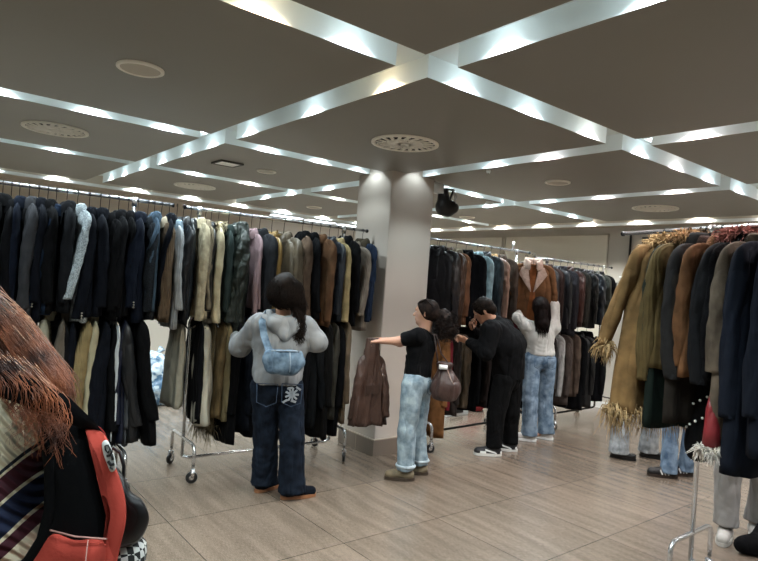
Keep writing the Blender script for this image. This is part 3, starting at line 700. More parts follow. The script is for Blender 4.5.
run(R1, [
 (4, 'black lower-rail jacket', 'black lower jacket', 'jacket', BLK, {}), (20, 'dark brown lower-rail jacket', 'dark brown lower jacket', 'jacket', fabric('wool', '#2b2520'), {}),
 (34, 'navy lower-rail jacket', 'navy lower jacket', 'jacket', NAVY, {}),
 (46, 'pale olive beige jacket', 'olive beige jacket', 'jacket', fabric('cotton', '#97937c'), dict(t=.045)),
 (56, 'black satin jacket', 'black satin jacket', 'jacket', BLK2, {}),
 (66, 'dark taupe jacket', 'dark taupe jacket', 'jacket', TPE, dict(t=.042)),
 (76, 'inky narrow jacket', 'inky narrow jacket', 'jacket', NAVY, {}),
 (86, 'mustard tan corduroy jacket', 'mustard corduroy jacket', 'jacket', KH, dict(t=.05, L=.66, lean=-.03)),
 (94, 'cream cotton jacket', 'cream cotton jacket', 'jacket', fabric('cotton', '#b7ae8b'), dict(t=.034, L=.72)),
 (104, 'dark navy jacket with white snap', 'white-snap navy jacket', 'jacket', NAVY, dict(t=.055, L=.8, w=.23)),
 (113.5, 'white shirt', 'white shirt', 'shirt', WHT, dict(t=.022, L=.78)),
 (117, 'black blouson', 'black blouson', 'jacket', BLK, dict(t=.04, L=.83)),
 (122, 'deep blue jacket', 'deep blue jacket', 'jacket', fabric('satin', '#0f1830'), dict(t=.03, L=.82)),
 (124.5, 'grey zip jacket', 'grey zip jacket', 'jacket', fabric('wool', '#53565a'), dict(t=.022, L=.8)),
 (128, 'glossy black bomber jacket', 'black bomber jacket', 'jacket', fabric('satin', '#17191c'), dict(tilt=5.5, t=.05, L=.8, w=.24, lean=.04)),
 (134.5, 'black ribbed-cuff jacket at the end', 'ribbed-cuff jacket', 'jacket', BLK, dict(tilt=8, t=.05, L=.86, w=.25, lean=.02)),
], 1, 'jackets on the lower rail of the far left rack')
TED = fabric('fleece', '#c5b896'); SHR = fabric('suede', '#cdbf98')
run(R2, [
 (189, 'black leather jacket with high collar', 'high-collar leather jacket', 'jacket', LEAB, dict(collar='big', L=.85, wr=.0028)),
 (197, 'second, greyer leather jacket', 'greyer leather jacket', 'jacket', fabric('leather', '#1c2329'), dict(L=.82, wr=.0028)),
 (204.5, 'cream teddy fleece coat', 'cream teddy coat', 'coat', TED, dict(L=.82, Ls=.72, puff=1.15, lean=-.04)),
 (212, 'thin taupe suede jacket', 'thin taupe jacket', 'jacket', fabric('suede', '#8d8068'), dict(t=.026, L=.75)),
 (218, 'shiny navy leather jacket', 'shiny navy leather jacket', 'jacket', LEAB, dict(t=.036, L=.8, wr=.0028)),
 (225.5, 'cream shearling coat with curly collar', 'cream shearling coat', 'coat', SHR, dict(L=.8, t=.034, fur=dict(mat=fabric('fur', '#d6c7a2'), collar=420, ln=.035), Ls=.72)),
 (236, 'dark teal green jacket', 'teal green jacket', 'jacket', fabric('wool', '#2c3a38'), dict(t=.032)),
 (247, 'bottle green quilted parka', 'green quilted parka', 'parka', fabric('puffer', '#222c25'), dict(t=.065, L=1.0, w=.24, Ls=.72, collar='big', wr=.005, fold=.014, lean=-.06, puff=1.15)),
 (259.5, 'dusty pink jacket', 'dusty pink jacket', 'jacket', fabric('cotton', '#a08488'), dict(t=.026, L=.7)),
 (268, 'large charcoal coat', 'large charcoal coat', 'coat', fabric('wool', '#222428'), dict(t=.055, L=.95, w=.23)),
 (280.5, 'mustard yellow jacket', 'mustard yellow jacket', 'jacket', fabric('satin', '#8a6a26'), dict(t=.026, L=.7, fur=dict(mat=fabric('fur', '#8a6a26'), collar=60, ln=.04))),
 (293, 'olive brown waxed coat with dark lapel', 'olive waxed coat', 'coat', fabric('wax', '#584b35'), dict(t=.055, L=.92, w=.235, yaw=14, front=dict(open=BLK, lapel=fabric('wax', '#4d412f'), width=.03))),
 (312, 'brown suede coat with dark collar', 'dark-collared suede coat', 'coat', fabric('suede', '#5f4c3c'), dict(t=.055, L=.9, w=.23, cm=BLK, Ls=.7, lean=-.02)),
 (321.5, 'black curly wool coat', 'black curly coat', 'coat', fabric('fleece', '#0f1013'), dict(t=.04)),
 (330, 'rust brown suede jacket', 'rust suede jacket', 'jacket', fabric('suede', '#69492e'), dict(t=.04, L=.86, Ls=.7)),
 (339.5, 'blue-black sports jacket', 'blue-black sports jacket', 'jacket', fabric('satin', '#18212b'), dict(t=.04, L=.8)),
 (348.5, 'butter cream coat', 'butter cream coat', 'coat', fabric('suede', '#b49f6c'), dict(t=.036, L=.76, Ls=.68)),
 (356, 'plain jet black coat', 'jet black coat', 'coat', BLK, dict(t=.038, L=.86)),
 (364, 'stone grey corduroy jacket with bent sleeve', 'stone corduroy jacket', 'jacket', fabric('cord', '#8b8072'), dict(t=.042, L=.86, Ls=.6, lean=-.07)),
 (373.5, 'dark indigo denim jacket', 'indigo denim jacket', 'jacket', fabric('denim', '#1c2c44'), dict(t=.042, L=.8, Ls=.7, cm=fabric('wool', '#4b4335'))),
], 0, 'coats on the upper rail of the middle rack')
run(R2, [
 (184, 'cream canvas trousers', 'cream canvas trousers', 'trousers', fabric('cotton', '#a9a490'), dict(sleeves=False, collar='none', t=.04, L=.6, w=.13, flare=.03, tilt=-2)),
 (201, 'dark narrow jacket', 'dark narrow jacket', 'jacket', BLK2, dict(t=.026, L=.72)),
 (207, 'wide ivory coat', 'wide ivory coat', 'coat', fabric('cotton', '#c3bda9'), dict(sleeves=False, t=.055, L=.74, flare=.05, fold=.02, tilt=2)),
 (215, 'fringed khaki scarf', 'fringed khaki scarf', 'scarf', fabric('knit', '#716449'), dict(sleeves=False, collar='none', t=.035, L=.82, w=.12, fur=dict(mat=fabric('fur', '#6e6248'), hem=160))),
 (221, 'ochre brown jacket', 'ochre brown jacket', 'jacket', fabric('suede', '#6d5a38'), dict(t=.03, L=.7)),
 (228, 'sand khaki jacket', 'sand khaki jacket', 'jacket', fabric('cotton', '#8e815b'), dict(t=.04, L=.74)),
 (234, 'black wool coat with low hem', 'low-hem black coat', 'coat', BLK, dict(t=.04, L=.93, w=.26)),
 (243, 'ink navy coat', 'ink navy coat', 'coat', fabric('wool', '#0f1620'), dict(t=.05, L=.8)),
 (252, 'black padded coat', 'black padded coat', 'coat', BLK2, dict(t=.04, L=.88)),
 (262, 'grey-brown coat half hidden by the hoodie', 'grey-brown hidden coat', 'coat', fabric('wool', '#3d3832'), dict(t=.035)),
 (290, 'black coat hanging right of the jeans', 'black coat by the jeans', 'coat', BLK, dict(t=.05)),
 (303, 'black long-skirted coat', 'long-skirted black coat', 'coat', BLK, dict(t=.05, L=.9)),
 (314, 'dark green-black coat with swung sleeve', 'swung-sleeve coat', 'coat', fabric('wool', '#14171a'), dict(t=.055, L=.84, lean=.12)),
 (323, 'black ribbed-hem cardigan', 'ribbed-hem cardigan', 'cardigan', fabric('knit', '#131211'), dict(t=.045, L=.97, w=.24)),
 (331, 'dark olive coat with pale lining', 'pale-lined olive coat', 'coat', fabric('wax', '#38362c'), dict(t=.04, L=.8)),
 (338, 'black padded waistcoat', 'black waistcoat', 'waistcoat', BLK2, dict(t=.04, L=.94)),
 (346, 'tan wool coat', 'tan wool coat', 'coat', fabric('suede', '#7b6a55'), dict(t=.034, L=.86)),
], 1, 'clothes on the lower rail of the middle rack')
run(R3, [
 (438, 'dark brown leather coat', 'dark brown leather coat', 'coat', DBRN, dict(t=.06, L=.98, w=.24, wr=.0028, Ls=.75)),
 (446, 'black-plum nylon coat', 'black-plum coat', 'coat', fabric('satin', '#211e22'), dict(t=.06, L=.98, w=.24, wr=.0028, Ls=.78)),
 (453, 'thin black coat', 'thin black coat', 'coat', BLK, dict(t=.035, L=.95)),
 (460, 'brown leather coat with beige fur collar', 'fur-collared leather coat', 'coat', fabric('leather', '#4a3020'), dict(t=.05, L=.85, fur=dict(mat=fabric('fur', '#7a6a52'), collar=220, ln=.03), wr=.0028)),
 (470, 'tan suede coat', 'tan suede coat', 'coat', fabric('suede', '#7a4f32'), dict(t=.05, L=.82, cm=fabric('fur', '#8f826b'), yaw=-6)),
 (480, 'black coat with pointed shoulder', 'pointed-shoulder coat', 'coat', BLK2, dict(t=.055, L=.85)),
 (491, 'light blue denim jacket', 'light blue denim jacket', 'jacket', fabric('denim', '#8fb0b9'), dict(t=.05, L=.72, w=.23, Ls=.66, yaw=-4)),
 (498, 'black printed jacket', 'black printed jacket', 'jacket', fabric('satin', '#15191c', '#39434a'), dict(t=.04, L=.75)),
 (505, 'rosy beige leather jacket', 'rosy leather jacket', 'jacket', fabric('leather', '#a07c68'), dict(t=.05, L=.7, Ls=.62, wr=.0028, cm=fabric('suede', '#b08d5a'))),
 (514, 'faded brown jacket', 'faded brown jacket', 'jacket', fabric('suede', '#51453c'), dict(t=.045, L=.85)),
], 0, 'coats on the rail right of the pillar')
SHEAR = fabric('suede', '#7d5430')
run(R3b, [
 (527, 'brown shearling coat held open by the shopper in white', 'open shearling coat', 'coat', SHEAR, dict(t=.06, L=.75, w=.22, yaw=42, off=.30, Ls=.5, collar='big', cm=fabric('fleece', '#c6ab9a'), kick=.05,
     front=dict(open=fabric('suede', '#a9622b'), lapel=fabric('fleece', '#c9ad9c'), width=.10))),
 (541, 'spotted white fur jacket', 'spotted fur jacket', 'jacket', fabric('fur', '#b4ab9f', '#3a332e'), dict(t=.045, L=.6, wr=.0028)),
 (548.5, 'burgundy red coat', 'burgundy coat', 'coat', fabric('wool', '#5b1526'), dict(t=.055, L=.95)),
 (555, 'grey marl coat', 'grey marl coat', 'coat', fabric('wool', '#3b3939'), dict(t=.04)),
 (561, 'dark chestnut coat', 'chestnut coat', 'coat', fabric('wool', '#33231f'), dict(t=.055, L=.85)),
 (568, 'black-blue raincoat', 'black-blue raincoat', 'coat', fabric('satin', '#12151b'), dict(t=.045)),
 (575, 'charcoal tweed coat', 'charcoal tweed coat', 'coat', fabric('tweed', '#2d2c31'), dict(t=.065, L=.9, Ls=.7)),
 (582, 'russet leather jacket', 'russet leather jacket', 'jacket', fabric('leather', '#4b2820'), dict(t=.03)),
 (588, 'pepper grey coat', 'pepper grey coat', 'coat', fabric('tweed', '#36342f'), dict(t=.06, L=.8)),
 (595, 'black leather coat', 'black leather coat', 'coat', LEA, dict(t=.045, wr=.0028)),
 (602, 'blue-black leather bomber', 'blue-black bomber', 'jacket', fabric('leather', '#1a212b'), dict(t=.06, L=.75, wr=.004, puff=1.15)),
 (608, 'grey-green waxed jacket', 'grey-green jacket', 'jacket', fabric('wax', '#3c3f37'), dict(t=.04, L=.7)),
 (613, 'black jacket at the far end', 'far-end black jacket', 'jacket', BLK2, dict(t=.045, L=.75)),
], 0, 'coats on the farthest rail by the right wall')
run(R3, [
 (437, 'chestnut suede coat hanging low', 'low chestnut coat', 'coat', fabric('suede', '#8a5a2a'), dict(t=.045, L=1.0, w=.23, yaw=5, tilt=.01)),
 (447, 'dark red wool jacket', 'dark red jacket', 'jacket', fabric('wool', '#7a1626'), dict(t=.05, L=.55)),
 (455, 'brown leather lower-rail jacket', 'brown lower jacket', 'jacket', DBRN, dict(t=.05, L=.8)),
 (464, 'khaki brown jacket', 'khaki brown jacket', 'jacket', fabric('wax', '#5c4a33'), dict(t=.05, L=.7)),
 (475, 'black jacket by the man in black', 'black jacket by the man', 'jacket', BLK, dict(t=.055, L=.75)),
 (486, 'dark coffee jacket', 'dark coffee jacket', 'jacket', fabric('wool', '#2a211d'), dict(t=.05, L=.75)),
 (497, 'black lower-rail coat', 'black lower coat', 'coat', BLK, dict(t=.05, L=.75)),
], 1, 'clothes on the lower rail right of the pillar')
run(R3b, [
 (535, 'black coat behind the jeans', 'black coat behind jeans', 'coat', BLK, dict(t=.055, L=.85)),
 (551, 'brown-black coat', 'brown-black coat', 'coat', fabric('wool', '#2a2523'), dict(t=.055, L=.9)),
 (559, 'white jacket with a red hem', 'red-hemmed white jacket', 'jacket', fabric('knit', '#a8a7a4'), dict(t=.045, L=.6, cm=fabric('wool', '#a3201f'))),
 (567, 'taupe cardigan', 'taupe cardigan', 'cardigan', fabric('knit', '#524741'), dict(t=.05, L=.8)),
 (575, 'beige-edged brown jacket', 'beige-edged jacket', 'jacket', fabric('suede', '#5d4d41'), dict(t=.045, L=.72)),
 (582, 'long black coat', 'long black coat', 'coat', BLK, dict(t=.05, L=.88)),
 (590, 'shiny black coat', 'shiny black coat', 'coat', fabric('satin', '#101113'), dict(t=.055, L=.85)),
 (599, 'black flared coat at the end', 'flared end coat', 'coat', BLK2, dict(t=.06, L=.78, w=.25)),
], 1, 'clothes on the farthest lower rail')
FURM = fabric('fur', '#b98a48', '#e0bd84'); MUST = fabric('suede', '#86673a')
run(R4, [
 (641, 'tan shaggy-trimmed long coat with fringed cuffs and hem', 'shaggy tan coat', 'coat', MUST, dict(t=.085, L=1.14, w=.23, Ls=.6, puff=1.1, flare=.12, fold=.018, kick=.10, lean=-.12, collar='big',
      fur=dict(mat=FURM, collar=700, cuff=1, hem=900, ln=.09), label='tan shaggy-trimmed long coat with fringed cuffs and hem, left end of the near rack')),
 (657, 'dark bottle green long coat', 'bottle green coat', 'coat', fabric('wool', '#18241f'), dict(t=.045, L=1.2, w=.23)),
 (665, 'olive ribbed knit cardigan with cream fur collar', 'olive ribbed cardigan', 'cardigan', fabric('knit', '#63532f'), dict(t=.05, L=.85, w=.23, fur=dict(mat=fabric('fur', '#b58a58'), collar=700, ln=.06, up=.03), Ls=.78, puff=1.2)),
 (676, 'charcoal grey wool coat with wide collar', 'wide-collared charcoal coat', 'coat', fabric('wool', '#252424'), dict(t=.055, L=.86, w=.24, Ls=.74, collar='big', yaw=8)),
 (682, 'long charcoal brown coat', 'charcoal brown coat', 'coat', fabric('wool', '#2a2520'), dict(t=.05, L=1.14, w=.23, cm=fabric('fur', '#4d3a33'))),
 (698, 'orange brown suede coat', 'orange suede coat', 'coat', fabric('suede', '#6f4a2a'), dict(t=.055, L=.86, w=.23, Ls=.66)),
 (713, 'black coat with pink fur collar', 'pink-collared black coat', 'coat', fabric('wool', '#16171a'), dict(t=.055, L=.86, w=.23, Ls=.74, fur=dict(mat=fabric('fur', '#c0776a'), collar=800, ln=.06, up=.03))),
 (723, 'black fluffy coat', 'black fluffy coat', 'coat', fabric('fleece', '#0d0d10'), dict(t=.04, L=.8, w=.22, Ls=.6, fur=dict(mat=fabric('fur', '#0d0d10'), collar=200, ln=.04))),
 (736, 'taupe suede coat with folded cuff', 'taupe suede coat', 'coat', fabric('suede', '#64584a'), dict(t=.06, L=1.18, w=.235, Ls=.66, yaw=-8)),
 (749, 'dark navy long coat', 'navy long coat', 'coat', fabric('wool', '#121926'), dict(t=.06, L=1.32, w=.24, Ls=.88)),
 (765, 'near-black coat past the right frame edge', 'right-edge coat', 'coat', fabric('wool', '#101622'), dict(t=.06, L=1.2, w=.24, Ls=.85)),
], 0, 'coats on the near right rack')

# ================================================================== PEOPLE
def ptf(loc):
    loc = np.array(loc, float)
    return lambda x, y, d: W(x, y, d)-loc
SKIN = None
def skin(col='#b98a6c'):
    m = plain('skin_'+col.strip('#'), col, .55); b = m.node_tree.nodes['Principled BSDF']
    b.inputs['Subsurface Weight'].default_value = .08; b.inputs['Subsurface Scale'].default_value = .01; return m
def strands(m, path, n, rad, seed, length=1.0, curl=.0, freq=8, th=.0022, taper=.3, sides=3):
    """hair strands that follow a polyline, scattered by rad (scalar or per point)"""
    r = random.Random(seed); P = [np.array(p, float) for p in path]; k = len(P)
    rr = rad if hasattr(rad, '__len__') else [rad]*k
    for _ in range(n):
        d0 = unit([r.gauss(0, 1), r.gauss(0, 1), r.gauss(0, .6)])*r.uniform(.35, 1); ph = r.random()*6.28; ln = length*r.uniform(.75, 1.05); N = max(8, k*3); pts = []
        jit = np.array([r.gauss(0, .2), r.gauss(0, .2), r.gauss(0, .1)])
        for i in range(N+1):
            q = i/N*ln*(k-1); j = min(int(q), k-2); f = q-j; c = P[j]*(1-f)+P[j+1]*f; R_ = rr[j]*(1-f)+rr[j+1]*f
            cc = curl*min(1, i/N*1.6)
            pts.append(c+(d0+jit*i/N)*R_+cc*np.array([math.sin(i/N*freq*2+ph), math.cos(i/N*freq*2+ph*1.3), .5*math.sin(i/N*freq*2.6+ph)]))
        m.tube(pts, [th*(1-(1-taper)*i/N) for i in range(N+1)], sides, cap=False)
def head_field(F, C, fw, up=(0, 0, 1), s=1.0, neck=None):
    C = np.array(C, float); up = unit(up); fw = unit(np.array(fw, float)); fw = unit(fw-up*(fw@up)); r = np.cross(fw, up)
    F.cone(C+up*.022*s-fw*.012*s, C+up*.022*s+fw*.012*s, .088*s, .083*s, .02, (r, .86))
    F.cone(C-up*.03*s+fw*.03*s, C-up*.062*s+fw*.04*s, .058*s, .046*s, .03, (r, .95)); F.cone(C-up*.088*s+fw*.062*s, C-up*.092*s+fw*.066*s, .024*s, .02*s, .025)
    F.cone(C+up*.012*s+fw*.086*s, C-up*.024*s+fw*.108*s, .009*s, .0135*s, .012); F.cone(C-up*.028*s+fw*.092*s-r*.012*s, C-up*.028*s+fw*.092*s+r*.012*s, .009*s, .009*s, .008)
    F.cone(C+up*.03*s+fw*.083*s-r*.035*s, C+up*.03*s+fw*.083*s+r*.035*s, .012*s, .012*s, .015)
    F.cone(C-up*.052*s+fw*.088*s-r*.016*s, C-up*.052*s+fw*.088*s+r*.016*s, .0095*s, .0095*s, .008); F.cone(C-up*.063*s+fw*.085*s-r*.012*s, C-up*.063*s+fw*.085*s+r*.012*s, .009*s, .009*s, .008)
    for k in (-1, 1): F.cone(C+up*.012*s+r*k*.079*s-fw*.012*s, C-up*.022*s+r*k*.076*s-fw*.006*s, .019*s, .012*s, .006, (r, .45))
    if neck is not None: F.cone(C-up*.05*s-fw*.02*s, neck, .052*s, .058*s, .03)
    return C, fw, up, r
def eyes(C, fw, up, r, parent, s=1.0, col='#2a1a12'):
    e = MB()
    for k in (-1, 1): e.sphere(C+up*.012*s+fw*.079*s+r*k*.031*s, .0125*s, 8)
    e = e.build('eyes', plain('eye_white', '#d9d4cc', .3), parent); i = MB()
    for k in (-1, 1): i.sphere(C+up*.012*s+fw*.0865*s+r*k*.031*s, .0062*s, 6)
    i.build('iris', plain('iris', col, .2), e)
def hand_field(F, wrist, d, palm, curl=.5, s=1.0, side=1):
    """d: pointing direction, palm: palm normal; thumb on side*cross(d,palm)"""
    d = unit(d); palm = unit(np.array(palm, float)-d*(np.array(palm)@d)); t = np.cross(d, palm)*side; w = np.array(wrist, float)
    F.cone(w, w+d*.075*s, .028*s, .034*s, .012, (palm, .55)); F.cone(w+d*.05*s-t*.018*s, w+d*.078*s-t*.02*s, .022*s, .02*s, .01, (palm, .6))
    for i, (o, L) in enumerate(((.030, .068), (.010, .076), (-.010, .070), (-.029, .055))):
        p = w+d*.078*s+t*o*s; a = curl*(.9+.1*i); dd = d
        for j, f in enumerate((.45, .32, .23)):
            dd = unit(d*math.cos(a*(j+.6))+palm*math.sin(a*(j+.6))); q = p+dd*L*f*s; F.cone(p, q, (.0092-.0008*j)*s, (.0088-.001*j)*s, .003); p = q
    p = w+d*.02*s+t*.025*s; q = p+unit(d*.6+t*.7+palm*.4)*.036*s; F.cone(p, q, .014*s, .011*s, .008); F.cone(q, q+unit(d*.9+palm*.6+t*.1)*.034*s, .0105*s, .008*s, .004)
def person(label, loc):
    return thing('person', label, 'person', loc)
def jeans_pair(parent, name, mat, hips, knees, ankles, rt, rk, ra, waist, wr_=.014, h=.011, seed=0, hipw=.5, sqd=None, wamp=.005, pelvis_r=.125, cuff=None, cut=True):
    """hips/knees/ankles: (left,right) points; waist: (point, radius)"""
    allp = np.array(list(hips)+list(knees)+list(ankles)+[waist[0]]); F = Field(allp.min(0)-.2, allp.max(0)+[.2, .2, .03], h)
    ax = unit(np.array(hips[1])-np.array(hips[0]))
    mid = (np.array(hips[0])+np.array(hips[1]))/2
    F.cone(mid, waist[0], pelvis_r, waist[1], .03, (ax, 1.3))
    for i in (0, 1):
        F.cone(hips[i], knees[i], rt, rk, .025 if i == 0 else .012, None, (wamp*.6, 2.3, 1+i)); F.cone(knees[i], ankles[i], rk, ra, .02, None, (wamp, 4.2, 2+i))
        F.cone(np.array(ankles[i])+(0, 0, .06), ankles[i], ra*.98, ra*1.08, .01, None, (wamp, 1.5, i))
        if cut:
            a = np.array(ankles[i]); F.cut(a-(0, 0, .0), (0, 0, -1), a-(.17, .17, .25), a+(.17, .17, .0))
    F.cut(waist[0], (0, 0, 1)); F.ripple(.0045, 24, seed)
    return fieldobj(name, F, mat, parent)
def shoe(parent, p, yaw, upper, sole, L=.27, Wd=.1, H=.085, name='shoe', solez=.028, extra=None, pitch=0):
    """p: ground point under the ankle"""
    f = np.array([math.cos(yaw), math.sin(yaw), 0]); s = np.array([-f[1], f[0], 0]); z = np.array([0, 0, 1.0]); p = np.array(p, float)
    F = Field(p-[.24, .24, .02], p+[.24, .24, .2], .0065)
    F.cone(p-f*.035+z*.05, p+f*(L-.125)+z*.042, .042, .037, .02, (s, 1.06)); F.cone(p-f*.02+z*.05, p-f*.01+z*(H+.01), .042, .038, .03); F.cone(p+f*.02+z*.06, p+f*.09+z*.05, .04, .036, .02)
    F.cut(p+z*solez*.8, -z); F.cut(p+z*(H+.02), z)
    u = fieldobj(name, F, upper, parent); m = MB(); out = []
    for i in range(28):
        a = 2*PI*i/28; c, q = math.cos(a), math.sin(a); x = (L-.085 if c > 0 else .085)*sup(c, .8); wd = Wd*.5*(1.0 if c > 0 else .82)*sup(q, .8); out.append(p+f*x+s*wd)
    vs = [o+z*.003 for o in out]+[o*1.0+z*solez for o in out]; m.add(vs, [tuple(range(28))[::-1], tuple(range(28, 56))]+[(i, (i+1) % 28, 28+(i+1) % 28, 28+i) for i in range(28)])
    m.build('sole', sole, u, smooth=False)
    if extra == 'stripes':
        m = MB()
        for k in (-1, 1):
            for j in (0, 1, 2): m = MB(); c = p+f*(.02+.028*j)+s*k*.0445+z*.052; m.obox(c, unit(f*.5+z), s, np.cross(unit(f*.5+z), s), .024, .003, .006); m.build('stripe', WHITE, u, smooth=False)
    if extra in ('laces', 'chunky'):
        m = MB()
        for j in range(4): c = p+f*(.035+.02*j)+z*(.093-.008*j); m.tube([c-s*.022-z*.006, c+z*.003, c+s*.022-z*.006], .0035, 6)
        m.build('laces', WHITE, u)
    if extra == 'chunky':
        m = MB()
        for k in (-1, 1):
            m.obox(p+f*.04+s*k*.044+z*.05, unit(f+z*.25), s, np.cross(f, s), .06, .005, .008); m.obox(p+f*.12+s*k*.04+z*.04, f, s, z, .03, .006, .01); m.obox(p-f*.05+s*k*.036+z*.045, f, s, z, .022, .006, .01)
        m.build('overlays', WHITE, u, smooth=False)
    return u
def sleeve_field(F, S, E, H, r0, r1, r2, k=.03, wr=.006, ph=0):
    F.cone(S, E, r0, r1, k, None, (wr, 2.5, ph)); F.cone(E, H, r1, r2, k*.6, None, (wr, 3.5, ph+1))

# ---------------------------------------------------------------- shopper in the grey hoodie (seen from behind)
def woman_hoodie():
    D = 4.5; loc = W(280, 494, D); loc[2] = 0; q = ptf(loc)
    P = person('person in light grey hoodie and dark baggy jeans, seen from behind with dark curls', loc)
    fw = unit((.35, .93, 0)); rt = np.array([fw[1], -fw[0], 0])
    C = q(284, 290, D+.03); nk = q(283, 317, D+.02)
    hipc = q(277, 386, D); hips = [hipc-rt*.095, hipc+rt*.10]; kn = [q(266, 436, D+.07), q(292, 438, D-.02)]; an = [q(264, 483, D+.10), q(292, 487, D-.02)]
    an[0][2] = .06; an[1][2] = .05
    sh = [nk-rt*.19-(0, 0, .06), nk+rt*.19-(0, 0, .07)]
    el = [q(240, 346, D+.12), q(317, 342, D+.06)]; ha = [q(236, 336, D+.36), q(305, 338, D+.34)]
    F = Field((-.45, -.35, 0), (.55, .6, 1.75), .007)
    head_field(F, C, fw, neck=nk)
    F.cone(nk-(0, 0, .1), hipc+(0, 0, .05), .10, .10, .03, (rt, 1.3))
    for i in (0, 1):
        F.cone(sh[i], el[i], .045, .036, .03); F.cone(el[i], ha[i], .036, .024, .01); d = unit(ha[i]-el[i]); hand_field(F, ha[i], d, (0, 0, -1), .7, 1, 1 if i == 0 else -1)
        F.cone(hips[i], kn[i], .075, .052, .02); F.cone(kn[i], an[i], .05, .035, .02); F.cone(an[i], an[i]+unit((.9, .2, 0))*.1-(0, 0, .02), .03, .022, .02)
    B = fieldobj('body', F, skin('#b58a70'), P); eyes(C, fw, np.array([0, 0, 1.0]), rt, B)
    # hoodie
    F = Field((-.5, -.4, .75), (.6, .65, 1.62), .009)
    ch = q(280, 343, D+.02)
    F.cone(nk-(0, 0, .13), ch, .135, .15, .05, (rt, 1.30)); F.cone(ch, hipc+(0, 0, .085), .15, .148, .05, (rt, 1.22), (.006, 3, 1)); 
    F.cone(sh[0]+rt*.03, sh[1]-rt*.03, .075, .075, .06)
    for i in (0, 1): sleeve_field(F, sh[i]+(rt*.02 if i == 0 else -rt*.02), el[i], ha[i]*.85+el[i]*.15, .078, .075, .05, .05, .006, i)
    F.cone(hipc+(0, 0, .075), hipc+(0, 0, .055), .142, .135, .01, (rt, 1.25))
    F.cut(hipc+(0, 0, .035), (0, 0, -1), (-.3, -.3, .7), (.3, .3, hipc[2]+.06)); F.ripple(.009, 17, 3)
    hd = fieldobj('hoodie', F, fabric('cotton', '#989b9d'), P)
    # hood lying on the back
    F = Field(nk-.3, nk+.3, .008); b0 = -fw
    F.cone(nk-rt*.11+fw*.02+(0, 0, .01), nk-rt*.07+b0*.10-(0, 0, .05), .042, .045, .03); F.cone(nk+rt*.11+fw*.02+(0, 0, .0), nk+rt*.07+b0*.10-(0, 0, .06), .042, .045, .03)
    F.cone(nk-rt*.07+b0*.11-(0, 0, .05), nk+b0*.14-(0, 0, .13), .05, .035, .03); F.cone(nk+rt*.07+b0*.11-(0, 0, .06), nk+b0*.14-(0, 0, .13), .05, .035, .03)
    F.cone(nk-rt*.05+b0*.1-(0, 0, .03), nk+rt*.05+b0*.1-(0, 0, .03), .05, .05, .03)
    F.cone(nk-rt*.03+b0*.03+(0, 0, .1), nk+b0*.05+(0, 0, .0), .058, .055, .0, None, None, True); F.ripple(.003, 30, 8)
    fieldobj('hood', F, fabric('cotton', '#989b9d'), hd)
    # jeans
    J = jeans_pair(P, 'jeans', fabric('denim', '#0e1520', '#1c2838'), hips, kn, an, .100, .090, .095, (hipc+(0, 0, .09), .125), seed=5, pelvis_r=.13, wamp=.011)
    m = MB(); c = hipc+rt*.085+b0*.16-(0, 0, .03); ax = unit(rt+b0*.15); az = np.array([0, 0, 1.0]); ay = np.cross(az, ax); rr = random.Random(4)
    for j in range(9): a = j*.7; dd = unit(ax*math.cos(a)+az*math.sin(a)*1.1); m.obox(c+dd*.024+b0*.008, dd, ay, np.cross(dd, ay), .026, .006, .0065)
    for j in range(4): m.obox(c+ax*(-.045+.03*j)+az*(.045 if j % 2 else -.05)+b0*.006, unit(ax+az*(.6-.4*j)), ay, np.cross(unit(ax+az*(.6-.4*j)), ay), .02, .006, .007)
    m.build('pocket_emblem', plain('pocket_print', '#7b8085', .8), J, smooth=False)
    m = MB()
    for k, cc in ((1, c), (-1, c-rt*.18)):
        pts = [cc+ax*x+az*z+b0*.004 for x, z in ((-.075, .075), (-.07, -.06), (0, -.09), (.07, -.06), (.072, .075), (-.075, .075))]; m.tube(pts, .0035, 5)
    m.build('pocket_seam', fabric('denim', '#3a4a60'), J)
    m = MB(); m.tube([hipc+(0, 0, .09)+.165*math.cos(a)*rt+.13*math.sin(a)*fw for a in np.linspace(0, 2*PI, 30)], .012, 6); m.build('belt', plain('black_belt', '#0b0b0c', .5), J)
    NV = fabric('suede', '#10151e'); GUM = plain('gum_sole', '#8a5c3c', .6)
    shoe(P, (an[0][0], an[0][1], 0), math.radians(15), NV, GUM, .28); shoe(P, (an[1][0], an[1][1], 0), math.radians(-12), NV, GUM, .28)
    # hair
    m = MB(); up = np.array([0, 0, 1.0]); HB = hairmat('#0d0806', '#2c2019')
    F = Field(C-.25, C+.22, .009); F.cone(C+up*.03-fw*.01, C+up*.03, .101, .1, .01, (rt, .9)); F.cone(C-fw*.03+up*.0, C-fw*.05-up*.06, .085, .075, .04, (rt, 1.2))
    F.cut(C+fw*.035, fw, C-.2, C+np.array([.2, .2, .085])); F.ripple(.005, 45, 2); hv, hf = F.mesh(); m.add(hv, hf)
    top = C+up*.11
    for k in range(13):
        a = -1.5+3*k/12; o = rt*math.sin(a)*.10; bk = -fw*(.055+.045*math.cos(a))
        strands(m, [top+o*.25, C+o+bk*.9+up*.05, C+o*1.15+bk*1.25-up*.05, C+o*(1.0+.2*(a > .5))+bk*1.2+rt*.02-up*.11, C+o*(.6+.5*(a > .5))+bk*1.3+rt*.035-up*(.13+(.08 if a > .5 else 0))], 46, [.014, .024, .034, .032, .022], k, 1, .011, 6, .0034)
    for k in range(7): strands(m, [C+rt*.05-fw*.1-up*.1, C+rt*(.075+.01*k)-fw*.14-up*.2, C+rt*(.085+.008*k)-fw*.15-up*.3, C+rt*(.07+.012*k)-fw*.15-up*(.37+.01*(k % 3))], 22, [.03, .022, .02, .016], 40+k, 1, .016, 7, .003)
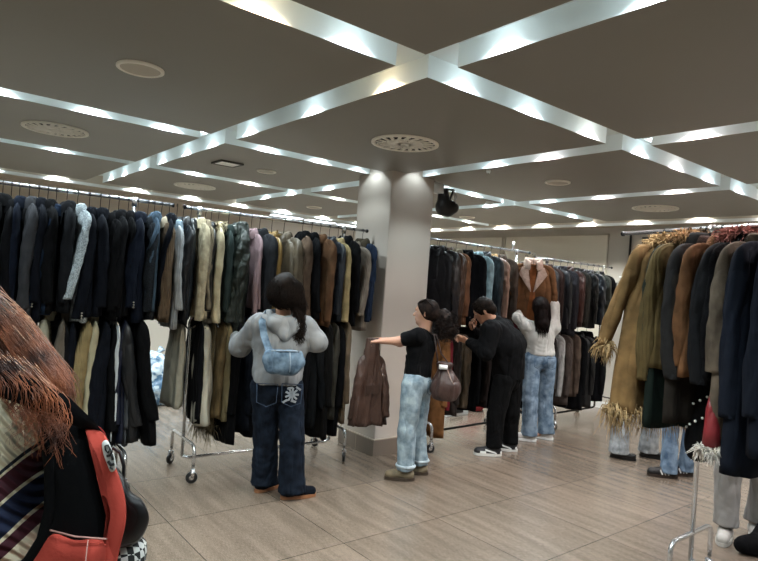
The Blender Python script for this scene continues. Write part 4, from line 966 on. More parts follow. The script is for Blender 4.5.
    m.build('hair', HB, P)
    # denim shoulder bag
    bc = q(284, 361, D-.24); t = thing('denim_shoulder_bag', 'blue denim hobo bag on the back of the shopper in the grey hoodie', 'bag', V(bc+loc)); ax = unit(rt*1-fw*.05)
    F = Field((-.22, -.22, -.2), (.22, .22, .2), .007)
    F.cone(-ax*.085+up*.035, ax*.085+up*.04, .05, .045, .03, (fw, .8)); F.cone(-ax*.07-up*.035, ax*.06-up*.045, .06, .055, .04, (fw, .8)); F.cone(-ax*.095+up*.01, ax*.1+up*.0, .055, .05, .03, (fw, .8)); F.cut(up*.075, up); F.ripple(.004, 30, 4)
    DN = fabric('denim', '#45647f', '#86a3bb'); fieldobj('bag_body', F, DN, t)
    m = MB(); m.tube([ax*.03+up*.07-fw*.04, ax*.035-up*.0-fw*.062, ax*.035-up*.07-fw*.058], .004, 5); m.tube([-ax*.1+up*.072-fw*.03, up*.078-fw*.042, ax*.1+up*.075-fw*.03], .006, 6); m.build('seam', fabric('denim', '#9db1c2'), t)
    s0 = q(264, 320, D-.1)+loc-(bc+loc); st = MB(); pth = [-ax*.12+up*.04, q(269, 350, D-.2)-bc, q(264, 335, D-.19)-bc, q(262, 322, D-.14)-bc, q(267, 313, D-.02)-bc, q(275, 312, D+.09)-bc]
    P_ = []
    for i, p_ in enumerate(pth):
        tn = unit(pth[min(i+1, 5)]-pth[max(i-1, 0)]); sd = unit(np.cross(tn, -fw)); P_.append([p_-sd*.026, p_-fw*.004, p_+sd*.026])
    for i in range(len(P_)): P_[i] = P_[i]+[P_[i][2]+fw*.006, P_[i][0]+fw*.006, P_[i][0]]
    st.grid(P_); st.build('strap', DN, t)
    return P
woman_hoodie()

# ---------------------------------------------------------------- shopper in the black tee (profile, reaching left)
def woman_tee():
    D = 5.12; loc = W(405, 480, D); loc[2] = 0; q = ptf(loc); up = np.array([0, 0, 1.0])
    P = person('person in a black tee and light blue jeans holding out a brown jacket', loc)
    img_r = unit(np.array([RGT[0], RGT[1], 0])); dep = unit(np.array([FWD[0], FWD[1], 0]))
    fw = unit(-img_r*.93+dep*.45); rt = np.array([fw[1], -fw[0], 0]); hf = unit(-img_r*.97+dep*.25)
    C = q(426, 313, D+.05); nk = q(425, 330, D+.06); hipc = q(417, 383, D+.06)
    hips = [hipc-rt*.09, hipc+rt*.09]; kn = [q(407, 432, D-.02), q(417, 430, D+.14)]; an = [q(405, 474, D-.04), q(419, 468, D+.15)]
    an[0][2] = .09; an[1][2] = .09
    sh = [nk-rt*.15-(0, 0, .045), nk+rt*.15-(0, 0, .05)]
    # left arm reaches to the jacket; the right one hangs in front
    if sh[0]@dep > sh[1]@dep: pass
    near, far = (0, 1) if sh[0]@dep < sh[1]@dep else (1, 0)
    el = {near: q(397, 341, D-.02), far: q(400, 343, D+.32)}; wrp = {near: q(381, 341, D+.0), far: q(385, 340, D+.3)}
    F = Field((-.6, -.45, 0), (.45, .6, 1.75), .0065); head_field(F, C, hf, neck=nk, s=.95)
    F.cone(nk-(0, 0, .1), hipc+(0, 0, .08), .095, .09, .03, (rt, 1.25))
    for i in (0, 1):
        F.cone(sh[i], el[i], .042, .036, .03); F.cone(el[i], wrp[i], .036, .025, .015)
        hand_field(F, wrp[i], unit(wrp[i]-el[i]+(0, 0, -.01)), -up+img_r*.2, 1.0, 1, -1 if i == near else 1)
        F.cone(hips[i], kn[i], .075, .05, .02); F.cone(kn[i], an[i], .05, .035, .02); F.cone(an[i], an[i]-img_r*.1-(0, 0, .04), .03, .02, .02)
    B = fieldobj('body', F, skin('#b98e78'), P); eyes(C, hf, up, np.cross(hf, up), B, .95)
    F = Field((-.45, -.4, .8), (.45, .5, 1.6), .008); ch = q(420, 350, D+.06)
    F.cone(nk-(0, 0, .12), ch, .105, .108, .04, (rt, 1.38)); F.cone(ch, hipc+(0, 0, .06), .108, .112, .04, (rt, 1.25), (.004, 3, 0)); F.cone(sh[0], sh[1], .062, .062, .04)
    for i in (0, 1): m_ = sh[i]*.25+el[i]*.75; F.cone(sh[i], m_, .066, .055, .03, None, (.003, 2, i)); F.cut(m_+(el[i]-sh[i])*.0, el[i]-sh[i], m_-.12, m_+.12)
    F.cone(nk+(0, 0, .05), nk+(0, 0, .02), .06, .062, 0, None, None, True); F.cut(hipc+(0, 0, .055), (0, 0, -1)); F.ripple(.003, 28, 6)
    fieldobj('tee_shirt', F, fabric('cotton', '#0b0c0f'), P)
    J = jeans_pair(P, 'jeans', fabric('denim', '#7f9fb2', '#b9cfda'), hips, kn, an, .096, .076, .07, (hipc+(0, 0, .085), .108), seed=7, pelvis_r=.118, wamp=.005)
    m = MB()
    for i in (0, 1): m.tube([an[i]+(0, 0, .035)+.075*math.cos(a)*fw+.075*math.sin(a)*rt for a in np.linspace(0, 2*PI, 24)], .014, 6, cap=False)
    m.build('turned_cuff', fabric('denim', '#c3d5de'), J)
    m = MB()
    for k in (-.07, .07): cc = hipc-fw*.145+rt*k-(0, 0, .0); m.tube([cc+rt*x+up*z-fw*.004 for x, z in ((-.055, .05), (-.05, -.05), (0, -.075), (.05, -.05), (.055, .05), (-.055, .05))], .0028, 5)
    m.build('pocket_seam', fabric('denim', '#4d6a80'), J)
    CL = fabric('suede', '#8b7d63'); fyaw = math.atan2(-img_r[1], -img_r[0])
    for i in (0, 1): shoe(P, (an[i][0], an[i][1], 0), fyaw+(.05 if i == 0 else -.1), CL, plain('cork_sole', '#3b2f24', .7), .26, .105, .07, name='clog')
    HB = hairmat('#090606', '#3a2c25'); m = MB(); hr = np.cross(hf, up)
    F = Field(C-.25, C+.25, .008); F.cone(C+up*.03-hf*.02, C+up*.032+hf*.0, .094, .09, .01, (hr, .88)); F.cone(C-hf*.04, C-hf*.09-up*.02, .075, .05, .03)
    F.cut(C+hf*.045+up*.02, unit(hf-up*.6), C-.2, C+.2); F.ripple(.002, 60, 2); hv, hfc = F.mesh(); m.add(hv, hfc)
    for k in range(9): a = -1+2*k/8; strands(m, [C+hf*.06+up*.085+hr*a*.05, C+up*.118+hr*a*.06, C-hf*.07+up*.06+hr*a*.07, C-hf*.115+up*.0+hr*a*.02], 12, .006, k, 1, 0, 1, .002)
    tie = C-hf*.12+up*.0
    F = Field(tie-.25, tie+.2, .009); F.cone(tie-hf*.04-up*.02, tie-hf*.07-up*.1, .06, .075, .03); F.cone(tie-hf*.05-up*.14, tie-hf*.04-up*.16, .06, .05, .03); F.ripple(.01, 45, 9); hv, hfc = F.mesh(); m.add(hv, hfc)
    rr = random.Random(3)
    for k in range(190):
        d = unit([rr.gauss(0, 1) for _ in range(3)]); c = tie-hf*.055-up*(.03+.12*rr.random()); strands(m, [c+d*.04, c+d*.09, c+d*.105-up*.05], 3, .016, 100+k, 1, .016, 9, .003)
    m.build('hair', HB, P)
    m = MB(); m.tube([tie+.028*(math.cos(a)*up+math.sin(a)*hr) for a in np.linspace(0, 2*PI, 14)], .009, 6); m.build('hair_tie', plain('hair_tie', '#9a7a55', .7), P)
    # drawstring bag
    bc = q(446, 379, D-.02); t = thing('drawstring_bag', 'brown leather drawstring bag hanging behind the person in the black tee', 'bag', V(bc+loc))
    F = Field((-.2, -.2, -.24), (.2, .2, .2), .0075); F.cone((0, 0, -.09), (0, 0, -.07), .118, .115, .03); F.cone((0, 0, -.07), -img_r*.02+(0, 0, .075), .112, .06, .05); F.cone(-img_r*.02+(0, 0, .075), -img_r*.02+(0, 0, .12), .05, .07, .01, None, (.004, 1, 0))
    F.cut((0, 0, -.165), (0, 0, -1)); F.cut((0, 0, .135), (0, 0, 1)); F.ripple(.006, 30, 5); LB = fabric('leather', '#4a342e'); fieldobj('bag_body', F, LB, t)
    m = MB(); m.tube([-img_r*.02+.056*(math.cos(a)*img_r+math.sin(a)*dep)+(0, 0, .088) for a in np.linspace(0, 2*PI, 20)], .006, 6); m.tube([-dep*.06+(0, 0, .085), -dep*.1+img_r*.02+(0, 0, .03), -dep*.12+img_r*.05-(0, 0, .02)], .004, 5); m.build('drawstring', plain('pale_cord', '#9a8478', .6), t)
    s1 = q(434, 336, D-.03)-bc; s2 = q(428, 333, D+.08)-bc
    m = MB(); m.tube([-img_r*.07+(0, 0, .08), (s1)*.55-img_r*.02, s1+up*.01, s2+up*.012], .007, 7); m.tube([img_r*.04+(0, 0, .1), s1*.6+img_r*.02, s1+img_r*.02+up*.01, s2+up*.012], .007, 7); m.build('strap', LB, t)
    m = MB(); m.obox(-dep*.075-img_r*.04+(0, 0, .11), img_r, dep, up, .035, .02, .018); m.build('white_tissue', WHITE, t)
    # the jacket held up
    hp = wrp[near]+unit(wrp[near]-el[near])*.07
    jl = hp+loc; t = thing('held_jacket', 'brown leather jacket held out by its collar in front of the pillar', 'jacket', V(jl), math.atan2(img_r[1], img_r[0])+.5)
    b, prof = body_mb(.075, .045, .72, 77, .11, top=.03, fold=.018); BR = fabric('leather', '#4c352b'); b.build('body', BR, t)
    s_, e = sleeve_mb(1, .10, .04, .5, 5, -.05, .05, .002); s_.build('sleeve', BR, t); s_, e = sleeve_mb(-1, .10, .04, .52, 6, .0, .05, .002); s_.build('sleeve', BR, t)
    m = MB(); 
    for zz in (-.35,): m.grid([[(-.07, -.078, zz), (.05, -.082, zz)], [(-.07, -.085, zz-.02), (.05, -.088, zz-.02)], [(-.07, -.074, zz-.09), (.05, -.078, zz-.09)]])
    m.build('pocket', fabric('leather', '#3d2a22'), t)
woman_tee()

# ---------------------------------------------------------------- man in black bending over his phone
def man_black():
    D = 6.05; loc = W(500, 450, D); loc[2] = 0; q = ptf(loc); up = np.array([0, 0, 1.0])
    P = person('person with short dark hair in black sweatshirt, black trousers and black-white trainers, looking down', loc)
    img_r = unit(np.array([RGT[0], RGT[1], 0])); dep = unit(np.array([FWD[0], FWD[1], 0]))
    fw = unit(-img_r*.8+dep*.55); rt = np.array([fw[1], -fw[0], 0]); hf = unit(-img_r*.85+dep*.2-up*.55); hu = unit(up*.8-img_r*.45)
    C = q(484, 311, D+.06); nk = q(497, 322, D+.06); hipc = q(508, 378, D+.08)
    hips = [hipc-rt*.1, hipc+rt*.1]; kn = [q(496, 415, D-.0), q(511, 412, D+.18)]; an = [q(494, 446, D-.02), q(510, 440, D+.2)]
    an[0][2] = .085; an[1][2] = .085
    sh = [nk-rt*.2-(0, 0, .07)+fw*-.02, nk+rt*.2-(0, 0, .07)]
    near, far = (0, 1) if sh[0]@dep < sh[1]@dep else (1, 0)
    el = {near: q(486, 352, D-.16), far: q(480, 345, D+.3)}; wrp = {near: q(468, 342, D-.02), far: q(474, 331, D+.25)}
    F = Field((-.6, -.5, 0), (.5, .6, 1.8), .007); head_field(F, C, hf, hu, 1.02, neck=nk-(0, 0, .03))
    F.cone(nk-(0, 0, .12), hipc+(0, 0, .05), .12, .11, .03, (rt, 1.3))
    for i in (0, 1):
        F.cone(sh[i], el[i], .05, .042, .03); F.cone(el[i], wrp[i], .042, .028, .015); hand_field(F, wrp[i], unit(wrp[i]-el[i]), up*(.6 if i == far else -.3)+dep*(-.4), .8, 1.1, 1)
        F.cone(hips[i], kn[i], .08, .055, .02); F.cone(kn[i], an[i], .052, .038, .02); F.cone(an[i], an[i]+fw*.1-(0, 0, .04), .03, .02, .02)
    B = fieldobj('body', F, skin('#b98b70'), P); eyes(C, hf, hu, np.cross(hf, hu), B)
    F = Field((-.55, -.5, .8), (.6, .6, 1.65), .009); ch = q(508, 345, D+.05)
    F.cone(nk-(0, 0, .13)-fw*.03, ch, .15, .165, .06, (rt, 1.28)); F.cone(ch, hipc+(0, 0, .03), .165, .15, .05, (rt, 1.2), (.006, 3, 0)); F.cone(sh[0], sh[1], .085, .085, .06); F.cone(nk-(0, 0, .03), nk+(0, 0, .0), .07, .066, .03)
    F.cone(hipc+(0, 0, .03), hipc-(0, 0, .0), .145, .14, .01, (rt, 1.22))
    for i in (0, 1): sleeve_field(F, sh[i], el[i], wrp[i]*.9+el[i]*.1, .09, .08, .05, .05, .007, i)
    F.cut(hipc-(0, 0, .03), (0, 0, -1)); F.ripple(.006, 18, 12); SW = fabric('cotton', '#0c0d0f'); fieldobj('sweatshirt', F, SW, P)
    jeans_pair(P, 'trousers', fabric('cotton', '#08090a'), hips, kn, an, .108, .088, .072, (hipc+(0, 0, .05), .125), seed=17, pelvis_r=.13, wamp=.009)
    fy = math.atan2(-img_r[1], -img_r[0])
    for i in (0, 1): shoe(P, (an[i][0], an[i][1], 0), fy+(.1 if i == 0 else -.15), plain('black_mesh', '#111317', .6), plain('white_sole', '#c9c9c4', .5), .29, .105, .09, name='trainer', extra='chunky')
    m = MB(); hr = np.cross(hf, hu); F = Field(C-.22, C+.22, .008); F.cone(C+hu*.04-hf*.02, C+hu*.035, .1, .096, .01, (hr, .9)); F.cone(C-hf*.06, C-hf*.075-hu*.03, .055, .05, .03); F.cut(C+hf*.075+hu*.04, unit(hf-hu*.55), C-.2, C+.2); F.ripple(.004, 55, 4); hv, hfc = F.mesh(); m.add(hv, hfc)
    rr = random.Random(8)
    for k in range(260):
        d = unit([rr.gauss(0, 1) for _ in range(3)]); 
        if d@hu < -.1 or d@hf > .75: continue
        c = C+hu*.03+d*.092; m.tube([c, c+d*.014+hf*.012, c+d*.014+hf*.03], [.003, .0026, .001], 3, cap=False)
    m.build('hair', hairmat('#0d0906', '#2b1f16'), P)
    hp = wrp[far]+unit(wrp[far]-el[far])*.07+loc
    t = thing('mobile_phone', 'dark mobile phone held up in the hand of the person in black', 'phone', V(hp+up*.02)); m = MB(); a = unit(up*.8-img_r*.3); m.obox((0, 0, 0), a, unit(np.cross(a, hf)), unit(np.cross(a, np.cross(a, hf))), .07, .035, .0045); m.build('case', BLACKP, t, smooth=False)
    m = MB(); n_ = unit(np.cross(a, np.cross(a, hf))); n_ = n_ if n_@(C+loc-hp) > 0 else -n_; m.obox(n_*.0048, a, unit(np.cross(a, hf)), n_, .065, .032, .0006); m.build('screen', plain('phone_screen', '#1b2028', .1), t, smooth=False)
man_black()

# ---------------------------------------------------------------- shopper in the white top reaching up
def woman_white():
    D = 6.75; loc = W(534, 441, D); loc[2] = 0; q = ptf(loc); up = np.array([0, 0, 1.0])
    P = person('person in a white long-sleeved top and blue jeans reaching up to a shearling coat', loc)
    img_r = unit(np.array([RGT[0], RGT[1], 0])); dep = unit(np.array([FWD[0], FWD[1], 0]))
    fw = unit(dep*.95-img_r*.15); rt = np.array([fw[1], -fw[0], 0])
    C = q(540, 308, D+.0); nk = q(541, 324, D+.0); hipc = q(540, 360, D)
    hips = [hipc-rt*.09, hipc+rt*.09]; kn = [q(530, 400, D-.03), q(545, 398, D+.12)]; an = [q(529, 436, D-.02), q(546, 434, D+.12)]; an[0][2] = .07; an[1][2] = .07
    sh = [nk-rt*.17-(0, 0, .04), nk+rt*.15-(0, 0, .03)]
    el = [q(518, 318, D+.05), q(554, 306, D+.1)]; wrp = [q(516, 304, D+.3), q(545, 296, D+.3)]
    F = Field((-.5, -.4, 0), (.5, .65, 1.8), .007); head_field(F, C, fw, neck=nk, s=.95); F.cone(nk-(0, 0, .1), hipc+(0, 0, .05), .095, .09, .03, (rt, 1.25))
    for i in (0, 1):
        F.cone(sh[i], el[i], .042, .036, .03); F.cone(el[i], wrp[i], .036, .025, .015); hand_field(F, wrp[i], unit(up*.5+fw*.5-rt*(.6 if i else -.2)), -rt if i else rt, .6, 1, 1)
        F.cone(hips[i], kn[i], .075, .05, .02); F.cone(kn[i], an[i], .05, .035, .02); F.cone(an[i], an[i]-img_r*.1-(0, 0, .03), .03, .02, .02)
    B = fieldobj('body', F, skin('#c49a86'), P); eyes(C, fw, up, rt, B, .95)
    F = Field((-.5, -.4, .85), (.5, .65, 1.75), .009); ch = q(540, 335, D)
    F.cone(nk-(0, 0, .12), ch, .11, .12, .05, (rt, 1.35)); F.cone(ch, hipc+(0, 0, .09), .12, .125, .05, (rt, 1.25), (.006, 3, 0)); F.cone(sh[0], sh[1], .068, .068, .05)
    for i in (0, 1): sleeve_field(F, sh[i], el[i], wrp[i]*.9+el[i]*.1, .07, .062, .038, .04, .004, i)
    F.cut(hipc+(0, 0, .06), (0, 0, -1)); F.ripple(.005, 22, 21); fieldobj('white_top', F, fabric('cotton', '#dedcd4'), P)
    J = jeans_pair(P, 'jeans', fabric('denim', '#5d7fa0', '#9cb6cb'), hips, kn, an, .098, .082, .085, (hipc+(0, 0, .09), .115), seed=23, pelvis_r=.12, wamp=.005)
    m = MB()
    for k in (-.075, .075): cc = hipc-fw*.15+rt*k; m.tube([cc+rt*x+up*z for x, z in ((-.055, .04), (-.05, -.06), (0, -.085), (.05, -.06), (.055, .04), (-.055, .04))], .0028, 5)
    m.build('pocket_seam', fabric('denim', '#3f5f80'), J)
    fy = math.atan2(-img_r[1], -img_r[0])
    for i in (0, 1): shoe(P, (an[i][0], an[i][1], 0), fy-.1-.3*i, plain('white_mesh_shoe', '#c8c6c2', .6), WHITE, .27, .1, .08, name='trainer', extra='laces')
    m = MB(); F = Field(C-.3, C+.22, .009); F.cone(C+up*.03-fw*.01, C+up*.03, .1, .1, .01, (rt, .9)); F.cone(C-fw*.04, C-fw*.09-up*.17, .08, .07, .03, (rt, 1.1)); F.cut(C+fw*.03, fw, C-.2, C+.2); F.ripple(.003, 50, 2); hv, hfc = F.mesh(); m.add(hv, hfc)
    for k in range(13):
        a = -1.4+2.8*k/12; o = rt*math.sin(a)*.08; bk = -fw*(.06+.04*math.cos(a)); strands(m, [C+up*.12+o*.2, C+o+bk+up*.04, C+o*1.1+bk*1.3-up*.1, C+o*.9+bk*1.4-up*.22, C+o*.9+bk*1.4-up*(.33-.02*(k % 3))], 26, [.01, .014, .016, .016, .01], k, 1, .002, 3, .0026)
    m.build('hair', hairmat('#0c0706', '#241613'), P)
woman_white()

# ---------------------------------------------------------------- people behind the near right rack (mostly legs)
def hidden_person(label, px, py, D, dirn, trm, topm, shoe_kw, rk=.085, ra=.085, H=1.66, gap=.1, hem=.05, haircol='#1c1411', th=.1, fwd_up=None):
    loc = W(px, py, D); loc[2] = 0; up = np.array([0, 0, 1.0]); img_r = unit(np.array([RGT[0], RGT[1], 0])); dep = unit(np.array([FWD[0], FWD[1], 0]))
    P = person(label, loc); fw = unit(-img_r*dirn[0]+dep*dirn[1]); rt = np.array([fw[1], -fw[0], 0]); s = H/1.66
    hipc = np.array([0, 0, .88*s]); hips = [hipc-img_r*gap, hipc+img_r*gap]; kn = [-img_r*gap*1.05+up*.47*s, img_r*gap*1.05+up*.47*s]; an = [-img_r*gap*1.15+up*(.08+hem)-dep*.03, img_r*gap*1.15+up*(.08+hem)+dep*.08]
    nk = np.array([0, 0, 1.40*s]); C = nk+up*.14+fw*.02; sh = [nk-rt*.17-up*.05, nk+rt*.17-up*.05]; el = [sh[0]-rt*.05-up*.25+fw*.05, sh[1]+rt*.05-up*.25+fw*.05]; wp = [el[0]+fw*.2+up*.06, el[1]+fw*.2+up*.06]
    F = Field((-.5, -.5, 0), (.5, .5, 1.8), .0085); head_field(F, C, fw, neck=nk); F.cone(nk-up*.1, hipc, .1, .1, .03, (rt, 1.25))
    for i in (0, 1):
        F.cone(sh[i], el[i], .045, .037, .03); F.cone(el[i], wp[i], .037, .026, .015); hand_field(F, wp[i], fw, -up, .6, 1.05, 1 if i else -1); F.cone(hips[i], kn[i], .075, .05, .02); F.cone(kn[i], (an[i][0], an[i][1], .08), .05, .034, .02)
        F.cone((an[i][0], an[i][1], .08), an[i]*[1, 1, 0]+fw*.1+up*.04, .03, .02, .02)
    B = fieldobj('body', F, skin('#bb9078'), P); eyes(C, fw, up, rt, B)
    F = Field((-.5, -.5, .7), (.5, .5, 1.6), .011); F.cone(nk-up*.12, hipc+up*.05, .125, .135, .05, (rt, 1.3)); F.cone(sh[0], sh[1], .075, .075, .05)
    for i in (0, 1): sleeve_field(F, sh[i], el[i], wp[i], .075, .065, .04, .04, .005, i)
    F.cut(hipc+up*.0, -up); F.ripple(.005, 20, int(px)); fieldobj('jacket', F, topm, P)
    nm, tm = trm; jeans_pair(P, nm, tm, hips, kn, an, th, rk, ra, (hipc+up*.1, .12), seed=int(px), pelvis_r=.125, wamp=.004, h=.01)
    for i in (0, 1): shoe(P, (an[i][0], an[i][1], 0), math.atan2(fw[1], fw[0])+(.1 if i else -.05), **shoe_kw)
    m = MB(); F = Field(C-.25, C+.22, .011); F.cone(C+up*.03-fw*.012, C+up*.03, .1, .098, .01, (rt, .9)); F.cone(C-fw*.05, C-fw*.08-up*.1, .07, .05, .03); F.cut(C+fw*.04+up*.03, unit(fw-up*.5), C-.2, C+.2); F.ripple(.003, 50, 2); hv, hfc = F.mesh(); m.add(hv, hfc); m.build('hair', hairmat('#0c0806', '#241a15'), P)
hidden_person('person in mid blue jeans and black shoes with white stripes, standing behind the near rack', 678, 478, 5.72, (1, .1), ('jeans', fabric('denim', '#5b7ca0', '#93b0cb')), fabric('wool', '#23252b'), dict(upper=plain('black_suede_shoe', '#0c0c0d', .6), sole=plain('dark_gum_sole', '#2c2119', .6), L=.28, extra='stripes', name='shoe'), rk=.07, ra=.072, gap=.095, th=.085, hem=-.03)
hidden_person('person in pale wide-leg jeans and flat black shoes, behind the shaggy tan coat', 634, 459, 6.3, (-.9, -.45), ('jeans', fabric('denim', '#a3abaf', '#c9cfd1')), fabric('wool', '#1b1c20'), dict(upper=plain('black_flat', '#0b0b0c', .4), sole=BLACKP, L=.26, name='shoe', H=.05), rk=.085, ra=.095, gap=.155, th=.095, hem=-.02)
hidden_person('person in light grey sweatpants and pale trainers, behind the right end of the near rack', 742, 541, 4.3, (.55, -.83), ('sweatpants', fabric('cotton', '#a5a39f')), fabric('cotton', '#3a3c40'), dict(upper=plain('pale_trainer', '#aeaba5', .6), sole=plain('pale_sole', '#c0bdb5', .6), L=.27, extra='laces', name='trainer'), rk=.085, ra=.072, gap=.125, th=.1, hem=.03)

# ---------------------------------------------------------------- red haired shopper with a backpack, close on the left
def woman_red():
    D = .92; loc = W(-60, 500, D); loc[2] = 0; q = ptf(loc); up = np.array([0, 0, 1.0])
    P = person('person with long red hair and a striped cream, navy and maroon knit, at far left', loc)
    img_r = unit(RGT*[1, 1, 0]); dep = unit(FWD*[1, 1, 0]); fw = unit(-img_r*.92+dep*.4); rt = np.array([fw[1], -fw[0], 0])
    C = q(-118, 320, D+.05); nk = q(-100, 385, D+.05); top = nk-up*.08
    sh = [q(-25, 420, D-.02), nk+rt*.2-up*.06] if True else None
    near = q(-30, 425, D-.03); far = nk*2-near-up*.05; hipc = np.array([nk[0], nk[1], .95])
    F = Field((-.5, -.5, 0), (.5, .6, 1.78), .008); head_field(F, C, fw, neck=nk); F.cone(nk-up*.08, hipc, .1, .1, .03, (dep, 1.25))
    an = [hipc*[1, 1, 0]+dep*.12+up*.08, hipc*[1, 1, 0]-dep*.12+up*.08]; eln = q(-80, 620, D-.12); elf = far-up*.28-fw*.03
    for S, E in ((near, eln), (far, elf)):
        F.cone(S, E, .045, .038, .03); w_ = E+fw*.2+up*.05; F.cone(E, w_, .037, .026, .015); hand_field(F, w_, fw, -up, .6, 1, 1)
    for i in (0, 1):
        s_ = dep*(.1 if i == 0 else -.1); F.cone(hipc+s_, hipc*[1, 1, 0]+s_+up*.5, .08, .052, .02); F.cone(hipc*[1, 1, 0]+s_+up*.5, an[i], .052, .036, .02); F.cone(an[i], an[i]+fw*.12-up*.05, .032, .022, .02)
    B = fieldobj('body', F, skin('#c79c84'), P); eyes(C, fw, up, rt, B)
    # striped knit
    F = Field((-.5, -.5, .8), (.4, .6, 1.62), .008); F.cone(nk-up*.1, q(-75, 480, D), .13, .15, .05, (dep, 1.2)); F.cone(q(-75, 480, D), hipc+up*.02, .15, .14, .05, (dep, 1.25)); F.cone(near, far, .08, .08, .05)
    F.cone(q(-20, 415, D-.02), q(-15, 560, D-.0), .085, .1, .06, None, (.004, 2, 1)); F.cone(q(-15, 560, D), q(-25, 680, D), .1, .09, .05)
    sleeve_field(F, near, eln, eln+fw*.2+up*.05, .085, .075, .05, .04, .005, 0); sleeve_field(F, far, elf, elf+fw*.2+up*.05, .085, .075, .05, .04, .005, 1)
    F.cut(hipc-up*.02, -up); F.ripple(.004, 20, 31)
    m, nt, b = nodes('striped_rib_knit'); N = nt.nodes; Lk = nt.links; tc = N.new('ShaderNodeTexCoord')
    dotn = N.new('ShaderNodeVectorMath'); dotn.operation = 'DOT_PRODUCT'; dv = unit(RGT*.77-UPV*.64); dotn.inputs[1].default_value = tuple(dv); Lk.new(tc.outputs['Object'], dotn.inputs[0])
    o1 = float(q(0, 453, D-.1)@dv); o2 = float(q(0, 594, D-.1)@dv)
    mr = N.new('ShaderNodeMapRange'); mr.inputs[1].default_value = o1; mr.inputs[2].default_value = o2; Lk.new(dotn.outputs['Value'], mr.inputs[0])
    nz = N.new('ShaderNodeTexNoise'); nz.inputs['Scale'].default_value = 9; Lk.new(tc.outputs['Object'], nz.inputs['Vector']); ad = N.new('ShaderNodeMath'); ad.operation = 'MULTIPLY_ADD'; ad.inputs[1].default_value = .06; Lk.new(nz.outputs['Fac'], ad.inputs[0]); Lk.new(mr.outputs[0], ad.inputs[2])
    rp = N.new('ShaderNodeValToRGB'); rp.color_ramp.interpolation = 'CONSTANT'; el = rp.color_ramp.elements
    bands = [(0, '#ecdfbe'), (.14, '#141a26'), (.17, '#ecdfbe'), (.195, '#4a1a26'), (.37, '#ecdfbe'), (.40, '#142140'), (.63, '#ecdfbe'), (.665, '#4a1a26'), (.78, '#ecdfbe'), (.92, '#141a26'), (.94, '#ecdfbe')]
    el[0].position = 0; el[0].color = lin(bands[0][1]); el[1].position = bands[1][0]; el[1].color = lin(bands[1][1])
    for p_, c_ in bands[2:]: e = el.new(p_); e.color = lin(c_)
    Lk.new(ad.outputs[0], rp.inputs[0]); Lk.new(rp.outputs[0], b.inputs['Base Color']); b.inputs['Roughness'].default_value = .95
    dt2 = N.new('ShaderNodeVectorMath'); dt2.operation = 'DOT_PRODUCT'; dt2.inputs[1].default_value = tuple(unit(up*.45+img_r*.9)*900); Lk.new(tc.outputs['Object'], dt2.inputs[0])
    sn = N.new('ShaderNodeMath'); sn.operation = 'SINE'; Lk.new(dt2.outputs['Value'], sn.inputs[0]); bp = N.new('ShaderNodeBump'); bp.inputs['Strength'].default_value = .9; bp.inputs['Distance'].default_value = .003; Lk.new(sn.outputs[0], bp.inputs['Height']); Lk.new(bp.outputs['Normal'], b.inputs['Normal'])
    fieldobj('striped_sweater', F, m, P)
    hp = [hipc+dep*.1, hipc-dep*.1]; jeans_pair(P, 'trousers', fabric('denim', '#1b2230'), hp, [h_*[1, 1, 0]+up*.5 for h_ in hp], an, .1, .08, .08, (hipc+up*.06, .12), pelvis_r=.125, h=.012, seed=3)
    for a_ in an: shoe(P, (a_[0], a_[1], 0), math.atan2(fw[1], fw[0]), BLACKP, WHITE)
    # hair: a mass on the head and long wavy locks falling back over the strap
    HR = bpy.data.materials.new('copper_hair'); HR.use_nodes = True; nt = HR.node_tree; b = nt.nodes['Principled BSDF']; tc = nt.nodes.new('ShaderNodeTexCoord'); nz = nt.nodes.new('ShaderNodeTexNoise'); nz.inputs['Scale'].default_value = 22; nz.inputs['Detail'].default_value = 3
    nt.links.new(tc.outputs['Object'], nz.inputs['Vector']); rp = nt.nodes.new('ShaderNodeValToRGB'); rp.color_ramp.elements[0].position = .35; rp.color_ramp.elements[0].color = lin('#2e150d'); rp.color_ramp.elements[1].position = .68; rp.color_ramp.elements[1].color = lin('#9a5836')
    nt.links.new(nz.outputs['Fac'], rp.inputs[0]); nt.links.new(rp.outputs[0], b.inputs['Base Color']); b.inputs['Roughness'].default_value = .42
    m = MB(); F = Field(C-.35, C+.3, .009); F.cone(C+up*.03-fw*.01, C+up*.03, .104, .1, .01, (rt, .92)); F.cone(C-fw*.05+up*.02, q(-42, 375, D-.02), .095, .07, .05); F.cone(q(-60, 340, D), q(-10, 360, D-.02), .06, .04, .04); F.cut(C+fw*.035, fw, C-.25, C+.25); F.ripple(.006, 40, 2); hv, hfc = F.mesh(); m.add(hv, hfc)
    for k in range(26):
        a = k/25; y0 = 300+70*a; x0 = -40-10*a; dd = D-.05+.13*((k*7) % 13)/13
        mid = q(4+12*a, 318+14*a, dd-.01); end = q(54-22*a*a+10*math.sin(k*2.1), 380+2*a+6*math.sin(k*1.7), dd-.02)
        strands(m, [q(-95, 258+50*a, D), q(x0, y0-22, dd), mid, end, end+(q(60, 440, dd)-q(50, 400, dd))*(.2+.4*((k*5) % 7)/7)], 110, [.02, .03, .024, .02, .013], k, 1, .006, 4, .0008)
    for k in range(13):                                      # looser curls hanging over the knit and the pack
        x = 16+46*k/12; dd = D-.13; y = 385+.35*x; e = y+34+18*math.sin(k*1.3)
        strands(m, [q(x-34, y-40, dd+.02), q(x-6, y-10, dd), q(x, y+12, dd), q(x+6*math.sin(k), (y+e)/2+10, dd-.005), q(x+8*math.sin(k*2.2), e+10, dd-.005)], 16, [.014, .013, .012, .011, .01], 60+k, 1, .007, 5, .0006)
    m.build('hair', HR, P)
